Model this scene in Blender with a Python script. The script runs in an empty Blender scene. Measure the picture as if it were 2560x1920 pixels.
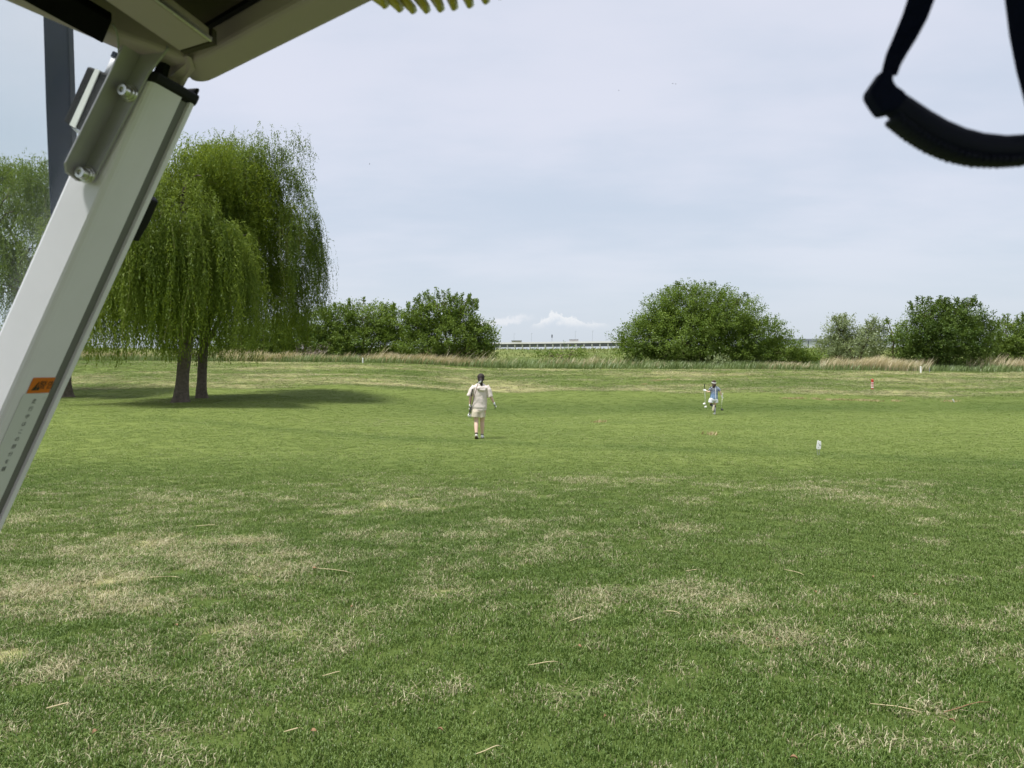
import bpy, bmesh, math, random
import numpy as np
from mathutils import Vector, Matrix

random.seed(7)
rng = np.random.default_rng(11)
scene = bpy.context.scene
COL = scene.collection
R = math.radians

# ------------------------------------------------------------------ camera
HY, FPX, CAMZ = 925.0, 1920.0, 1.5          # horizon row, focal length (px of the 2560 wide photo), eye height
cam_d = bpy.data.cameras.new('camera')
cam = bpy.data.objects.new('camera', cam_d)
COL.objects.link(cam)
cam.location = (0, 0, CAMZ)
cam.rotation_euler = (R(90), 0, 0)
cam_d.sensor_width = 36
cam_d.lens = 36 * FPX / 2560
cam_d.shift_y = -(960 - HY) / 2560
cam_d.clip_start = 0.02
cam_d.clip_end = 9000
cam_d.dof.use_dof = True
cam_d.dof.focus_distance = 16
cam_d.dof.aperture_fstop = 11
scene.camera = cam

# ------------------------------------------------------------------ exposure, world, sun
scene.view_settings.view_transform = 'Standard'
scene.view_settings.look = 'None'
scene.view_settings.gamma = 1
scene.view_settings.use_curve_mapping = False
EXPO = 1.8
scene.view_settings.exposure = EXPO
scene.cycles.max_bounces = 8
scene.cycles.diffuse_bounces = 4
scene.cycles.transparent_max_bounces = 16
SUN_AZ = math.atan2(-0.80, -0.60)           # clockwise from +Y: sun to the left, a little behind the camera
SUN_EL = R(68)

sun_d = bpy.data.lights.new('sun', 'SUN')
sun_d.energy = 1.5
sun_d.angle = R(10)
sun_d.color = (1.0, 0.975, 0.93)
sun = bpy.data.objects.new('sun', sun_d)
COL.objects.link(sun)
sd = Vector((math.sin(SUN_AZ) * math.cos(SUN_EL), math.cos(SUN_AZ) * math.cos(SUN_EL), math.sin(SUN_EL)))
sun.rotation_euler = sd.to_track_quat('Z', 'Y').to_euler()
sun.location = (0, 0, 60)


class NT:
    """small helper round a node tree"""
    def __init__(self, tree):
        self.t = tree

    def n(self, typ, ins=None, **props):
        nd = self.t.nodes.new(typ)
        for k, v in props.items():
            setattr(nd, k, v)
        for k, v in (ins or {}).items():
            self.set(nd.inputs[k], v)
        return nd

    def set(self, sock, v):
        if isinstance(v, bpy.types.NodeSocket):
            self.t.links.new(v, sock)
        elif isinstance(v, bpy.types.Node):
            self.t.links.new(v.outputs[0], sock)
        else:
            if hasattr(sock.default_value, '__len__') and not isinstance(v, str):
                v = tuple(v)
                if len(sock.default_value) == 4 and len(v) == 3:
                    v = v + (1,)
            sock.default_value = v

    def m(self, op, a, b=None, c=None, clamp=False):
        nd = self.t.nodes.new('ShaderNodeMath')
        nd.operation = op
        nd.use_clamp = clamp
        for i, v in enumerate((a, b, c)):
            if v is not None:
                self.set(nd.inputs[i], v)
        return nd.outputs[0]

    def mix(self, f, a, b, blend='MIX'):
        nd = self.t.nodes.new('ShaderNodeMix')
        nd.data_type = 'RGBA'
        nd.blend_type = blend
        self.set(nd.inputs[0], f)
        self.set(nd.inputs[6], a)
        self.set(nd.inputs[7], b)
        return nd.outputs[2]

    def ss(self, x, a, b):
        nd = self.t.nodes.new('ShaderNodeMapRange')
        nd.interpolation_type = 'SMOOTHSTEP'
        self.set(nd.inputs[0], x)
        self.set(nd.inputs[1], a)
        self.set(nd.inputs[2], b)
        return nd.outputs[0]

    def noise(self, vec, scale, detail=3, rough=0.5, dim='3D'):
        nd = self.t.nodes.new('ShaderNodeTexNoise')
        nd.noise_dimensions = dim
        nd.inputs['Scale'].default_value = scale
        nd.inputs['Detail'].default_value = detail
        nd.inputs['Roughness'].default_value = rough
        if vec is not None:
            self.set(nd.inputs['Vector'], vec)
        return nd.outputs[0]


world = bpy.data.worlds.new('World')
scene.world = world
world.use_nodes = True
wt = world.node_tree
wt.nodes.clear()
W = NT(wt)
BG = 0.1
KS = 1.0 / BG / (2 ** EXPO)                 # wanted picture value -> colour fed to the background
sky = W.n('ShaderNodeTexSky', sky_type='NISHITA')
sky.sun_disc = False
sky.sun_elevation = SUN_EL
sky.sun_rotation = SUN_AZ
sky.air_density = 1.2
sky.dust_density = 2.0
tc = W.n('ShaderNodeTexCoord')
sep = W.n('ShaderNodeSeparateXYZ', {0: tc.outputs['Generated']})
dx, dy, dz = sep.outputs
# high thin cloud sheet seen in perspective, everywhere on the dome
hz = W.m('ADD', W.m('MAXIMUM', dz, 0.0), 0.16)
cu = W.m('DIVIDE', dx, hz)
cv = W.m('DIVIDE', dy, hz)
cvec = W.n('ShaderNodeCombineXYZ', {0: cu, 1: cv, 2: 0.3}).outputs[0]
n1 = W.noise(cvec, 0.75, 5, 0.52)
cvec2 = W.n('ShaderNodeCombineXYZ', {0: W.m('MULTIPLY', cu, 0.7), 1: W.m('MULTIPLY', cv, 1.5), 2: 4.3}).outputs[0]
n2 = W.noise(cvec2, 1.3, 6, 0.55)
nn = W.m('ADD', W.m('MULTIPLY', n1, 0.6), W.m('MULTIPLY', n2, 0.4))
cf = W.ss(nn, 0.36, 0.62)
ccol = W.mix(cf, (0.575 * KS, 0.640 * KS, 0.750 * KS), (0.730 * KS, 0.745 * KS, 0.840 * KS))
# towards the horizon the sheet turns to a plain pale blue
hf = W.ss(dz, 0.0, 0.22)
ccol = W.mix(hf, (0.605 * KS, 0.672 * KS, 0.768 * KS), ccol)
# small fair weather cumulus low on the horizon
ysafe = W.m('MAXIMUM', dy, 0.02)
u = W.m('DIVIDE', dx, ysafe)
v = W.m('DIVIDE', dz, ysafe)
uv = W.n('ShaderNodeCombineXYZ', {0: u, 1: v, 2: 1.7}).outputs[0]
puff = W.m('SUBTRACT', W.noise(uv, 42, 4, 0.55), 0.5)
puff2 = W.m('SUBTRACT', W.noise(uv, 110, 4, 0.6), 0.5)
bump_ = W.m('ADD', W.m('MULTIPLY', puff, 0.034), W.m('MULTIPLY', puff2, 0.022))


def gauss(c, s, h):
    t = W.m('DIVIDE', W.m('SUBTRACT', u, c), s)
    return W.m('MULTIPLY', W.m('POWER', 2.71828, W.m('MULTIPLY', W.m('MULTIPLY', t, t), -1.0)), h)


fwd = W.m('GREATER_THAN', dy, 0.05)
top = W.m('ADD', W.m('ADD', W.m('ADD', gauss(0.044, 0.016, 0.0075), gauss(0.066, 0.022, 0.0150)), gauss(0.098, 0.020, 0.0085)), 0.0580)
edge = W.m('SUBTRACT', W.m('ADD', top, bump_), v)
body = W.m('MULTIPLY', W.ss(edge, 0.0, 0.005), W.ss(v, 0.050, 0.066))
body = W.m('MULTIPLY', body, W.m('MULTIPLY', W.ss(u, 0.018, 0.034), W.m('SUBTRACT', 1.0, W.ss(u, 0.105, 0.135))))
lit = W.m('SUBTRACT', 1.0, W.ss(edge, 0.0, 0.026))
pcol = W.mix(lit, (0.530 * KS, 0.620 * KS, 0.750 * KS), (0.90 * KS, 0.90 * KS, 0.93 * KS))
ccol = W.mix(W.m('MULTIPLY', W.m('MULTIPLY', body, fwd), 0.8), ccol, pcol)
sl = W.m('ADD', W.m('MULTIPLY', u, 0.16), 0.0655)
d_ = W.m('ABSOLUTE', W.m('SUBTRACT', W.m('SUBTRACT', v, sl), W.m('MULTIPLY', bump_, 0.6)))
strk = W.m('MULTIPLY', W.m('SUBTRACT', 1.0, W.ss(d_, 0.0005, 0.0065)),
           W.m('MULTIPLY', W.ss(u, -0.09, -0.04), W.m('SUBTRACT', 1.0, W.ss(u, 0.0, 0.035))))
ccol = W.mix(W.m('MULTIPLY', W.m('MULTIPLY', strk, fwd), 0.6), ccol, (0.86 * KS, 0.86 * KS, 0.91 * KS))
fin = W.mix(0.93, sky.outputs[0], ccol)
bg = W.n('ShaderNodeBackground', {'Color': fin, 'Strength': BG})
wo = W.n('ShaderNodeOutputWorld', {'Surface': bg})


# ------------------------------------------------------------------ helpers
def P(px, py, Y):
    """a photo pixel (2560 x 1920) at depth Y metres"""
    return Vector(((px - 1280) / FPX * Y, Y, CAMZ + (HY - py) / FPX * Y))


def PZ(px, py, h):
    """a photo pixel on the level plane h metres above the eye"""
    return P(px, py, h * FPX / (HY - py))


def tag(o, label=None, cat=None, group=None, kind=None):
    for k, v_ in (('label', label), ('category', cat), ('group', group), ('kind', kind)):
        if v_:
            o[k] = v_
    return o


def empty(name, loc):
    o = bpy.data.objects.new(name, None)
    o.empty_display_size = 0.2
    o.location = loc
    COL.objects.link(o)
    return o


def link_mesh(name, me, mat, parent=None, local=False, smooth=False):
    """link a mesh; vertices are in world coordinates unless local"""
    o = bpy.data.objects.new(name, me)
    COL.objects.link(o)
    if mat is not None and not me.materials:
        me.materials.append(mat)
    if parent is not None:
        o.parent = parent
        if not local:
            root = parent
            while root.parent is not None:
                root = root.parent
            me.transform(Matrix.Translation(-Vector(root.location)))
    if smooth:
        me.polygons.foreach_set('use_smooth', [True] * len(me.polygons))
    return o


def from_bm(name, bm, mat, parent=None, local=False, smooth=False, bevel=0, seg=2, angle=30):
    bmesh.ops.recalc_face_normals(bm, faces=bm.faces)
    me = bpy.data.meshes.new(name)
    bm.to_mesh(me)
    bm.free()
    o = link_mesh(name, me, mat, parent, local, smooth)
    if bevel:
        md = o.modifiers.new('bevel', 'BEVEL')
        md.width = bevel
        md.segments = seg
        md.limit_method = 'ANGLE'
        md.angle_limit = R(angle)
        md.harden_normals = False
    return o


def prism(bm, poly, off):
    """closed solid: a polygon swept by off"""
    a = [bm.verts.new(p) for p in poly]
    b = [bm.verts.new(Vector(p) + Vector(off)) for p in poly]
    n = len(a)
    bm.faces.new(a)
    bm.faces.new(b[::-1])
    for i in range(n):
        j = (i + 1) % n
        bm.faces.new((a[i], b[i], b[j], a[j]))


def box(bm, c, s, rot=None):
    m = Matrix.Translation(Vector(c))
    if rot is not None:
        m = m @ rot.to_4x4()
    m = m @ Matrix.Diagonal((*s, 1))
    bmesh.ops.create_cube(bm, size=1, matrix=m)


def tube(bm, pts, rad, seg=10, ref=Vector((1, 0, 0)), cap=True):
    """closed tube through pts; rad is a list of r or (ra, rb): ra along ref, rb across"""
    pts = [Vector(p) for p in pts]
    n = len(pts)
    rings = []
    rr = [(r, r) if not hasattr(r, '__len__') else tuple(r) for r in rad]
    for i in range(n):
        t = (pts[min(i + 1, n - 1)] - pts[max(i - 1, 0)]).normalized()
        a = Vector(ref) - t * t.dot(Vector(ref))
        if a.length < 1e-3:
            a = t.orthogonal()
        a.normalize()
        b = t.cross(a)
        rings.append((pts[i], t, a, b, rr[i]))

    def ring(c, a, b, ra, rb):
        return [bm.verts.new(c + a * (ra * math.cos(2 * math.pi * k / seg)) + b * (rb * math.sin(2 * math.pi * k / seg))) for k in range(seg)]
    seq = []
    if cap == 'round':
        p, t, a, b, (ra, rb) = rings[0]
        m_ = min(ra, rb)
        seq.append(ring(p - t * m_ * 0.75, a, b, ra * 0.55, rb * 0.55))
    for p, t, a, b, (ra, rb) in rings:
        seq.append(ring(p, a, b, ra, rb))
    if cap == 'round':
        p, t, a, b, (ra, rb) = rings[-1]
        m_ = min(ra, rb)
        seq.append(ring(p + t * m_ * 0.75, a, b, ra * 0.55, rb * 0.55))
    for q, s in zip(seq, seq[1:]):
        for k in range(seg):
            j = (k + 1) % seg
            bm.faces.new((q[k], q[j], s[j], s[k]))
    bm.faces.new(seq[0][::-1])
    bm.faces.new(seq[-1])


def ball(bm, c, r, u_=12, v_=8):
    r = (r, r, r) if not hasattr(r, '__len__') else r
    bmesh.ops.create_uvsphere(bm, u_segments=u_, v_segments=v_, radius=1,
                              matrix=Matrix.Translation(Vector(c)) @ Matrix.Diagonal((*r, 1)))


def fuse(name, bm, voxel, mat, parent=None, local=True, smooth_it=3, disp=0.0, dscale=9.0):
    """overlapping closed volumes -> one continuous surface"""
    bmesh.ops.recalc_face_normals(bm, faces=bm.faces)
    me = bpy.data.meshes.new(name + '_raw')
    bm.to_mesh(me)
    bm.free()
    tmp = bpy.data.objects.new(name + '_raw', me)
    COL.objects.link(tmp)
    md = tmp.modifiers.new('r', 'REMESH')
    md.mode = 'VOXEL'
    md.voxel_size = voxel
    if smooth_it:
        s_ = tmp.modifiers.new('s', 'SMOOTH')
        s_.factor = 0.5
        s_.iterations = smooth_it
    dg = bpy.context.evaluated_depsgraph_get()
    out = bpy.data.meshes.new_from_object(tmp.evaluated_get(dg))
    bpy.data.objects.remove(tmp)
    bpy.data.meshes.remove(me)
    out.name = name
    if disp:
        n = len(out.vertices)
        co = np.empty(n * 3)
        no = np.empty(n * 3)
        out.vertices.foreach_get('co', co)
        out.vertices.foreach_get('normal', no)
        co = co.reshape(-1, 3)
        no = no.reshape(-1, 3)
        d = fbm(co[:, 0] * dscale + co[:, 1] * 3.1, co[:, 2] * dscale * 0.8 + co[:, 1] * dscale, 3, 5) - 0.5
        co += no * (d * 2 * disp)[:, None]
        out.vertices.foreach_set('co', co.ravel())
    return link_mesh(name, out, mat, parent, local, True)


def _hash(ix, iy, seed):
    h = np.sin(ix * 127.1 + iy * 311.7 + seed * 74.7) * 43758.5453
    return h - np.floor(h)


def vnoise(x, y, seed=0):
    x = np.asarray(x, float)
    y = np.asarray(y, float)
    ix, iy = np.floor(x), np.floor(y)
    fx, fy = x - ix, y - iy
    fx = fx * fx * (3 - 2 * fx)
    fy = fy * fy * (3 - 2 * fy)
    a, b = _hash(ix, iy, seed), _hash(ix + 1, iy, seed)
    c, d = _hash(ix, iy + 1, seed), _hash(ix + 1, iy + 1, seed)
    return (a + (b - a) * fx) * (1 - fy) + (c + (d - c) * fx) * fy


def fbm(x, y, octv=4, seed=0):
    s, a, t = 0, 0.5, 0
    for k in range(octv):
        s = s + a * vnoise(x * 2 ** k + 17.3 * k, y * 2 ** k - 9.1 * k, seed + k)
        t += a
        a *= 0.5
    return s / t


def sst(a, b, x):
    t = np.clip((np.asarray(x, float) - a) / (b - a), 0, 1)
    return t * t * (3 - 2 * t)


# ------------------------------------------------------------------ materials
def simple(name, col, rough=0.6, metal=0.0, var=0.12, nscale=30.0, bump=0.0, spec=0.5, coat=0.0, detail=4):
    m = bpy.data.materials.new(name)
    m.use_nodes = True
    t = m.node_tree
    t.nodes.clear()
    N = NT(t)
    co = N.n('ShaderNodeTexCoord').outputs['Object']
    nz = N.noise(co, nscale, detail, 0.6)
    f = N.m('MULTIPLY_ADD', N.m('SUBTRACT', nz, 0.5), 2 * var, 1.0)
    c = N.mix(1.0, col, N.n('ShaderNodeCombineColor', {0: f, 1: f, 2: f}).outputs[0], 'MULTIPLY')
    b = N.n('ShaderNodeBsdfPrincipled', {'Base Color': c, 'Metallic': metal, 'Specular IOR Level': spec})
    N.set(b.inputs['Roughness'], N.m('MULTIPLY_ADD', nz, 0.16, rough - 0.08, clamp=True))
    if coat:
        b.inputs['Coat Weight'].default_value = coat
    if bump:
        bp = N.n('ShaderNodeBump', {'Strength': bump, 'Distance': 0.002, 'Height': nz})
        N.set(b.inputs['Normal'], bp)
    N.n('ShaderNodeOutputMaterial', {'Surface': b})
    return m


def leaf_mat(name, dark, light, trans=0.35, gloss=0.05):
    m = bpy.data.materials.new(name)
    m.use_nodes = True
    t = m.node_tree
    t.nodes.clear()
    N = NT(t)
    at = N.n('ShaderNodeAttribute', attribute_name='tint', attribute_type='GEOMETRY')
    c = N.mix(at.outputs['Fac'], dark, light)
    d = N.n('ShaderNodeBsdfDiffuse', {'Color': c})
    ct = N.mix(0.5, c, (c_ := (light[0] * 1.2, light[1] * 1.15, light[2] * 0.5)))
    tr = N.n('ShaderNodeBsdfTranslucent', {'Color': ct})
    s = N.n('ShaderNodeMixShader', {0: trans, 1: d.outputs[0], 2: tr.outputs[0]})
    g = N.n('ShaderNodeBsdfGlossy', {'Roughness': 0.45, 'Color': (0.9, 0.95, 0.9)})
    s2 = N.n('ShaderNodeMixShader', {0: gloss, 1: s.outputs[0], 2: g.outputs[0]})
    N.n('ShaderNodeOutputMaterial', {'Surface': s2.outputs[0]})
    return m


def turf_mat(name, blades=False):
    """mown turf; dry / lush come from the ground's attributes (or from the tuft's), the fine grain from noise"""
    m = bpy.data.materials.new(name)
    m.use_nodes = True
    t = m.node_tree
    t.nodes.clear()
    N = NT(t)
    typ = 'INSTANCER' if blades else 'GEOMETRY'
    dry = N.n('ShaderNodeAttribute', attribute_name='dry', attribute_type=typ).outputs['Fac']
    lush = N.n('ShaderNodeAttribute', attribute_name='lush', attribute_type=typ).outputs['Fac']
    pos = N.n('ShaderNodeNewGeometry').outputs['Position']
    if blades:
        bt = N.n('ShaderNodeAttribute', attribute_name='bt', attribute_type='GEOMETRY').outputs['Fac']
        bt2 = N.n('ShaderNodeAttribute', attribute_name='bt2', attribute_type='GEOMETRY').outputs['Fac']
        f = N.ss(N.m('SUBTRACT', dry, bt), -0.06, 0.06)
        g1 = N.mix(bt2, (0.078, 0.142, 0.024), (0.160, 0.242, 0.054))
        g2 = N.mix(bt2, (0.190, 0.256, 0.056), (0.292, 0.358, 0.102))
        g = N.mix(lush, g1, g2)
        st = N.mix(bt2, (0.330, 0.295, 0.155), (0.62, 0.575, 0.375))
        c = N.mix(f, g, st)
        d = N.n('ShaderNodeBsdfDiffuse', {'Color': c})
        tr = N.n('ShaderNodeBsdfTranslucent', {'Color': c})
        s = N.n('ShaderNodeMixShader', {0: 0.3, 1: d.outputs[0], 2: tr.outputs[0]})
        gl = N.n('ShaderNodeBsdfGlossy', {'Roughness': 0.5})
        s = N.n('ShaderNodeMixShader', {0: 0.03, 1: s.outputs[0], 2: gl.outputs[0]})
        N.n('ShaderNodeOutputMaterial', {'Surface': s.outputs[0]})
        return m
    a = N.noise(pos, 2.2, 5, 0.6)
    fine = N.noise(pos, 26.0, 4, 0.65)
    mp = N.n('ShaderNodeMapping', {'Vector': pos, 'Scale': (0.9, 3.0, 1.0)}).outputs[0]
    strk_ = N.noise(mp, 2.6, 5, 0.62)
    k = N.m('ADD', N.m('ADD', dry, N.m('MULTIPLY', N.m('SUBTRACT', strk_, 0.5), 1.0)), N.m('MULTIPLY', N.m('SUBTRACT', fine, 0.5), 0.9))
    f = N.ss(k, 0.30, 0.85)
    g1 = N.mix(fine, (0.044, 0.072, 0.013), (0.080, 0.116, 0.026))
    g2 = N.mix(fine, (0.128, 0.168, 0.036), (0.185, 0.226, 0.060))
    lf = N.m('ADD', lush, N.m('MULTIPLY', N.m('SUBTRACT', a, 0.5), 0.25), clamp=True)
    g = N.mix(lf, g1, g2)
    st = N.mix(fine, (0.245, 0.230, 0.090), (0.42, 0.405, 0.195))
    c = N.mix(f, g, st)
    b = N.n('ShaderNodeBsdfPrincipled', {'Base Color': c, 'Roughness': 0.9, 'Specular IOR Level': 0.12})
    bp = N.n('ShaderNodeBump', {'Strength': 0.55, 'Distance': 0.03, 'Height': N.m('ADD', fine, N.m('MULTIPLY', strk_, 0.8))})
    N.set(b.inputs['Normal'], bp)
    N.n('ShaderNodeOutputMaterial', {'Surface': b})
    return m


M_turf = turf_mat('turf')
M_blade = turf_mat('turf_blade', True)
M_willow1 = leaf_mat('willow_leaf', (0.074, 0.118, 0.012), (0.212, 0.275, 0.042), 0.46, 0.008)
M_willow2 = leaf_mat('willow_leaf_dark', (0.066, 0.110, 0.013), (0.178, 0.240, 0.040), 0.45, 0.010)
M_broad = leaf_mat('broad_leaf', (0.070, 0.124, 0.018), (0.215, 0.295, 0.060), 0.38, 0.012)
M_broad2 = leaf_mat('broad_leaf_fresh', (0.066, 0.120, 0.016), (0.208, 0.288, 0.054), 0.38, 0.012)
M_dark = leaf_mat('broad_leaf_deep', (0.048, 0.092, 0.014), (0.142, 0.204, 0.042), 0.34, 0.015)
M_pale = leaf_mat('pale_leaf', (0.165, 0.215, 0.090), (0.310, 0.365, 0.185), 0.40, 0.03)
M_reedg = leaf_mat('tall_grass_blade', (0.105, 0.160, 0.045), (0.230, 0.295, 0.115), 0.30, 0.03)
M_reedd = leaf_mat('dry_reed_blade', (0.360, 0.300, 0.170), (0.620, 0.545, 0.370), 0.30, 0.03)
M_levg = leaf_mat('embankment_blade', (0.110, 0.150, 0.036), (0.215, 0.245, 0.080), 0.30, 0.02)
M_bark = simple('bark', (0.135, 0.112, 0.090), 0.95, var=0.75, nscale=9, bump=1.0, spec=0.1)
M_twig = simple('twig_bark', (0.115, 0.085, 0.055), 0.9, var=0.3, nscale=8)

# ------------------------------------------------------------------ terrain
_ys = np.linspace(-60, 240, 3001)


def _prof(pts):
    p = np.interp(_ys, [a for a, _ in pts], [b for _, b in pts])
    k = np.exp(-0.5 * (np.arange(-60, 61) * 0.1 / 1.6) ** 2)
    k /= k.sum()
    return np.convolve(np.pad(p, 60, mode='edge'), k, mode='valid')


_tail = [(61, 1.76), (74, 1.7), (82, 1.95), (95, 4.15), (100, 4.2), (112, 1.0), (130, 0.0), (240, 0.0)]
_pr = _prof([(-60, 0), (8, 0), (14, -.08), (19, -.15), (28, -.42), (33, -.48), (37, -.36), (42, -.02), (50, .82), (57, 1.62)] + _tail)
_pl = _prof([(-60, 0), (14, 0), (22, .03), (32, .13), (37, .18), (43, .52), (50, 1.25), (57, 1.95), (61, 2.0)] + _tail[1:])


def zt(x, y):
    x = np.asarray(x, float)
    y = np.asarray(y, float)
    a = np.interp(y, _ys, _pr)
    b = np.interp(y, _ys, _pl)
    w = sst(-11, -1, x)
    z = b + (a - b) * w
    z = z - sst(45, 60, y) * (1 - sst(70, 84, y)) * np.clip(x, -50, 50) * 0.008
    z = z + (fbm(x * 0.16, y * 0.16, 3, 3) - 0.5) * 0.16 * sst(8, 24, y) * (1 - sst(110, 150, y))
    z = z + (fbm(x * 0.9, y * 0.9, 2, 9) - 0.5) * 0.035
    z = z + (fbm(x * 0.05, y * 0.05, 2, 13) - 0.5) * 0.5 * sst(80, 92, y) * (1 - sst(112, 140, y))
    return z


def zs(x, y):
    return float(zt(np.array([x]), np.array([y]))[0])


# straw patches of the near turf: photo pixel centre, half widths, strength
_patch = [(560, 1370, 360, 60, .62), (230, 1470, 280, 75, .62), (350, 1300, 260, 26, .25), (930, 1500, 170, 60, .38), (980, 1260, 260, 24, .34),
          (1620, 1192, 130, 9, .40), (1430, 1190, 90, 12, .40), (1560, 1290, 200, 22, .22), (1850, 1480, 170, 24, .40), (2040, 1520, 110, 20, .34),
          (2060, 1640, 90, 22, .34), (1830, 1790, 130, 34, .40), (2440, 1740, 150, 50, .42), (2380, 1560, 170, 35, .25), (430, 1820, 170, 40, .33),
          (430, 1011, 70, 5, .8), (250, 1005, 160, 6, .5), (60, 1690, 140, 60, .35), (140, 1890, 180, 40, .35), (1030, 1840, 160, 36, .30), (1580, 1800, 110, 30, .34), (2130, 1240, 220, 18, .22),
          (1350, 1250, 160, 16, .22), (1600, 1810, 90, 25, .2), (2330, 1860, 150, 35, .3), (700, 1600, 150, 36, .2), (960, 1040, 160, 7, .35),
          (2420, 1160, 180, 7, .3), (150, 1230, 160, 20, .3), (1020, 1035, 120, 5, .3)]
_pw = []
for px, py, rx, ry, s in _patch:
    Yc = CAMZ * FPX / (py - HY)
    _pw.append(((px - 1280) / FPX * Yc, Yc, rx * Yc / FPX, ry * Yc * Yc / (CAMZ * FPX), s))


def edge_y(x):
    return 43.2 + 1.3 * np.sin(np.asarray(x) * 0.13 + 1.0) + (fbm(np.asarray(x) * 0.3, np.asarray(x) * 0 + 4, 2, 8) - .5) * 2.0


def turf_state(x, y):
    """(dry, lush) of the turf at x, y"""
    x = np.asarray(x, float)
    y = np.asarray(y, float)
    near = 1 - sst(9.5, 13.0, y)
    rough = sst(-0.6, 0.6, y - edge_y(x))
    d = 0.05 + (fbm(x * 0.6, y * 0.7, 4, 21) - 0.5) * 0.70 + (fbm(x * 2.2, y * 4.2, 3, 22) - 0.5) * 0.95 + (fbm(x * 6.5, y * 9.0, 2, 23) - 0.5) * 0.95
    pat = 0
    wob = (fbm(x * 1.3, y * 1.5, 4, 31) - 0.5) * 3.2
    for cx, cy, sx, sy, s in _pw:
        q = ((x - cx) / sx) ** 2 + ((y - cy) / sy) ** 2
        pat = pat + s * .40 * np.exp(-np.maximum(q + wob, 0) * 0.8)
    d = d + pat
    fair = 0.0 + (fbm(x * 0.35, y * 0.5, 4, 41) - 0.5) * 0.22 + pat * 0.8
    rgh = 0.42 + (fbm(x * 0.26, y * 0.95, 5, 51) - 0.5) * 1.15 + (fbm(x * 0.07, y * 0.2, 2, 52) - 0.5) * 0.5 + 0.10 * np.exp(-((y - edge_y(x) - 1.0) / 1.4) ** 2)
    dd = d * near + fair * (1 - near)
    dd = dd * (1 - rough) + rgh * rough
    # lush: 0 deep green, 1 light mown green; darker and lighter bands run across the fairway
    lu = 0.22 + 0.55 * sst(9, 15, y) + (fbm(x * 0.25, y * 0.3, 3, 61) - 0.5) * 0.5
    lu = lu - 0.45 * np.exp(-((y - 36.8 - 0.03 * x) / 3.4) ** 2) * sst(-9, -2, x)
    lu = lu + 0.12 * np.exp(-((y - 25) / 5) ** 2)
    line = y - (17.2 - 0.52 * x)
    lu = lu - 0.36 * np.exp(-(line / 0.8) ** 2) * sst(9.5, 11, y) * (1 - sst(-9, -13, x))
    lu = lu * (1 - rough) + rough * (0.42 + (fbm(x * 0.15, y * 0.5, 3, 71) - 0.5) * 0.9)
    return np.clip(dd, 0, 1), np.clip(lu, 0, 1)


def axis(segs, geo_to, ratio=1.35):
    out = []
    for a, b, s in segs:
        out += list(np.arange(a, b - 1e-6, s))
    out.append(segs[-1][1])
    st = segs[-1][2]
    while out[-1] < geo_to:
        st *= ratio
        out.append(out[-1] + st)
    return np.array(out)


def grid_mesh(xs, ys, zf):
    X, Y = np.meshgrid(xs, ys)
    Z = zf(X, Y)
    n, m = len(ys), len(xs)
    co = np.stack([X, Y, Z], -1).reshape(-1, 3)
    idx = np.arange(n * m).reshape(n, m)
    q = np.stack([idx[:-1, :-1], idx[:-1, 1:], idx[1:, 1:], idx[1:, :-1]], -1).reshape(-1, 4)
    return co, q


def np_mesh(name, co, faces, attrs=None, smooth=True):
    me = bpy.data.meshes.new(name)
    nf, k = faces.shape
    me.vertices.add(len(co))
    me.vertices.foreach_set('co', np.ascontiguousarray(co, dtype=np.float32).ravel())
    me.loops.add(nf * k)
    me.loops.foreach_set('vertex_index', np.ascontiguousarray(faces, dtype=np.int32).ravel())
    me.polygons.add(nf)
    me.polygons.foreach_set('loop_start', np.arange(0, nf * k, k, dtype=np.int32))
    me.polygons.foreach_set('use_smooth', np.full(nf, smooth))
    for an, v_ in (attrs or {}).items():
        a = me.attributes.new(an, 'FLOAT', 'POINT')
        a.data.foreach_set('value', np.ascontiguousarray(v_, dtype=np.float32))
    me.update()
    me.validate()
    return me


xh = axis([(0, 18, .24), (18, 60, .9)], 4200)
xs = np.concatenate([-xh[:0:-1], xh])
ys = np.concatenate([[-3000, -900, -300, -100, -40, -20, -12], axis([(-6, 2, .8), (2, 24, .2), (24, 74, .42), (74, 132, 1.0)], 5200)])
co, q = grid_mesh(xs, ys, lambda x, y: zt(x, y) - 0.25 * sst(77, 80, y) * (1 - sst(112, 116, y)))
dry, lush = turf_state(co[:, 0], co[:, 1])
ground = link_mesh('ground', np_mesh('ground', co, q, {'dry': dry, 'lush': lush}), M_turf)
tag(ground, kind='structure')

# long grass bank behind the course
lev = bpy.data.materials.new('long_grass_bank')
lev.use_nodes = True
lev.node_tree.nodes.clear()
N = NT(lev.node_tree)
pos = N.n('ShaderNodeNewGeometry').outputs['Position']
a_ = N.noise(N.n('ShaderNodeMapping', {'Vector': pos, 'Scale': (0.3, 0.8, 1)}).outputs[0], 0.55, 6, 0.65)
b_ = N.noise(pos, 5, 4, 0.7)
c_ = N.mix(N.ss(a_, .38, .62), (0.095, 0.140, 0.032), (0.215, 0.240, 0.080))
c_ = N.mix(N.ss(b_, .4, .8), c_, (0.200, 0.235, 0.090))
bs = N.n('ShaderNodeBsdfPrincipled', {'Base Color': c_, 'Roughness': 0.95, 'Specular IOR Level': 0.1})
N.set(bs.inputs['Normal'], N.n('ShaderNodeBump', {'Strength': 0.8, 'Distance': 0.3, 'Height': b_}))
N.n('ShaderNodeOutputMaterial', {'Surface': bs})
co, q = grid_mesh(np.arange(-130, 131, 1.3), np.concatenate([np.arange(77, 112, .5), [112, 114]]),
                  lambda x, y: zt(x, y) + (fbm(x * .5, y * .5, 3, 77) - .5) * .22 - 0.6 * (1 - sst(77, 78.5, y)) - 0.9 * sst(111, 114, y))
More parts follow.
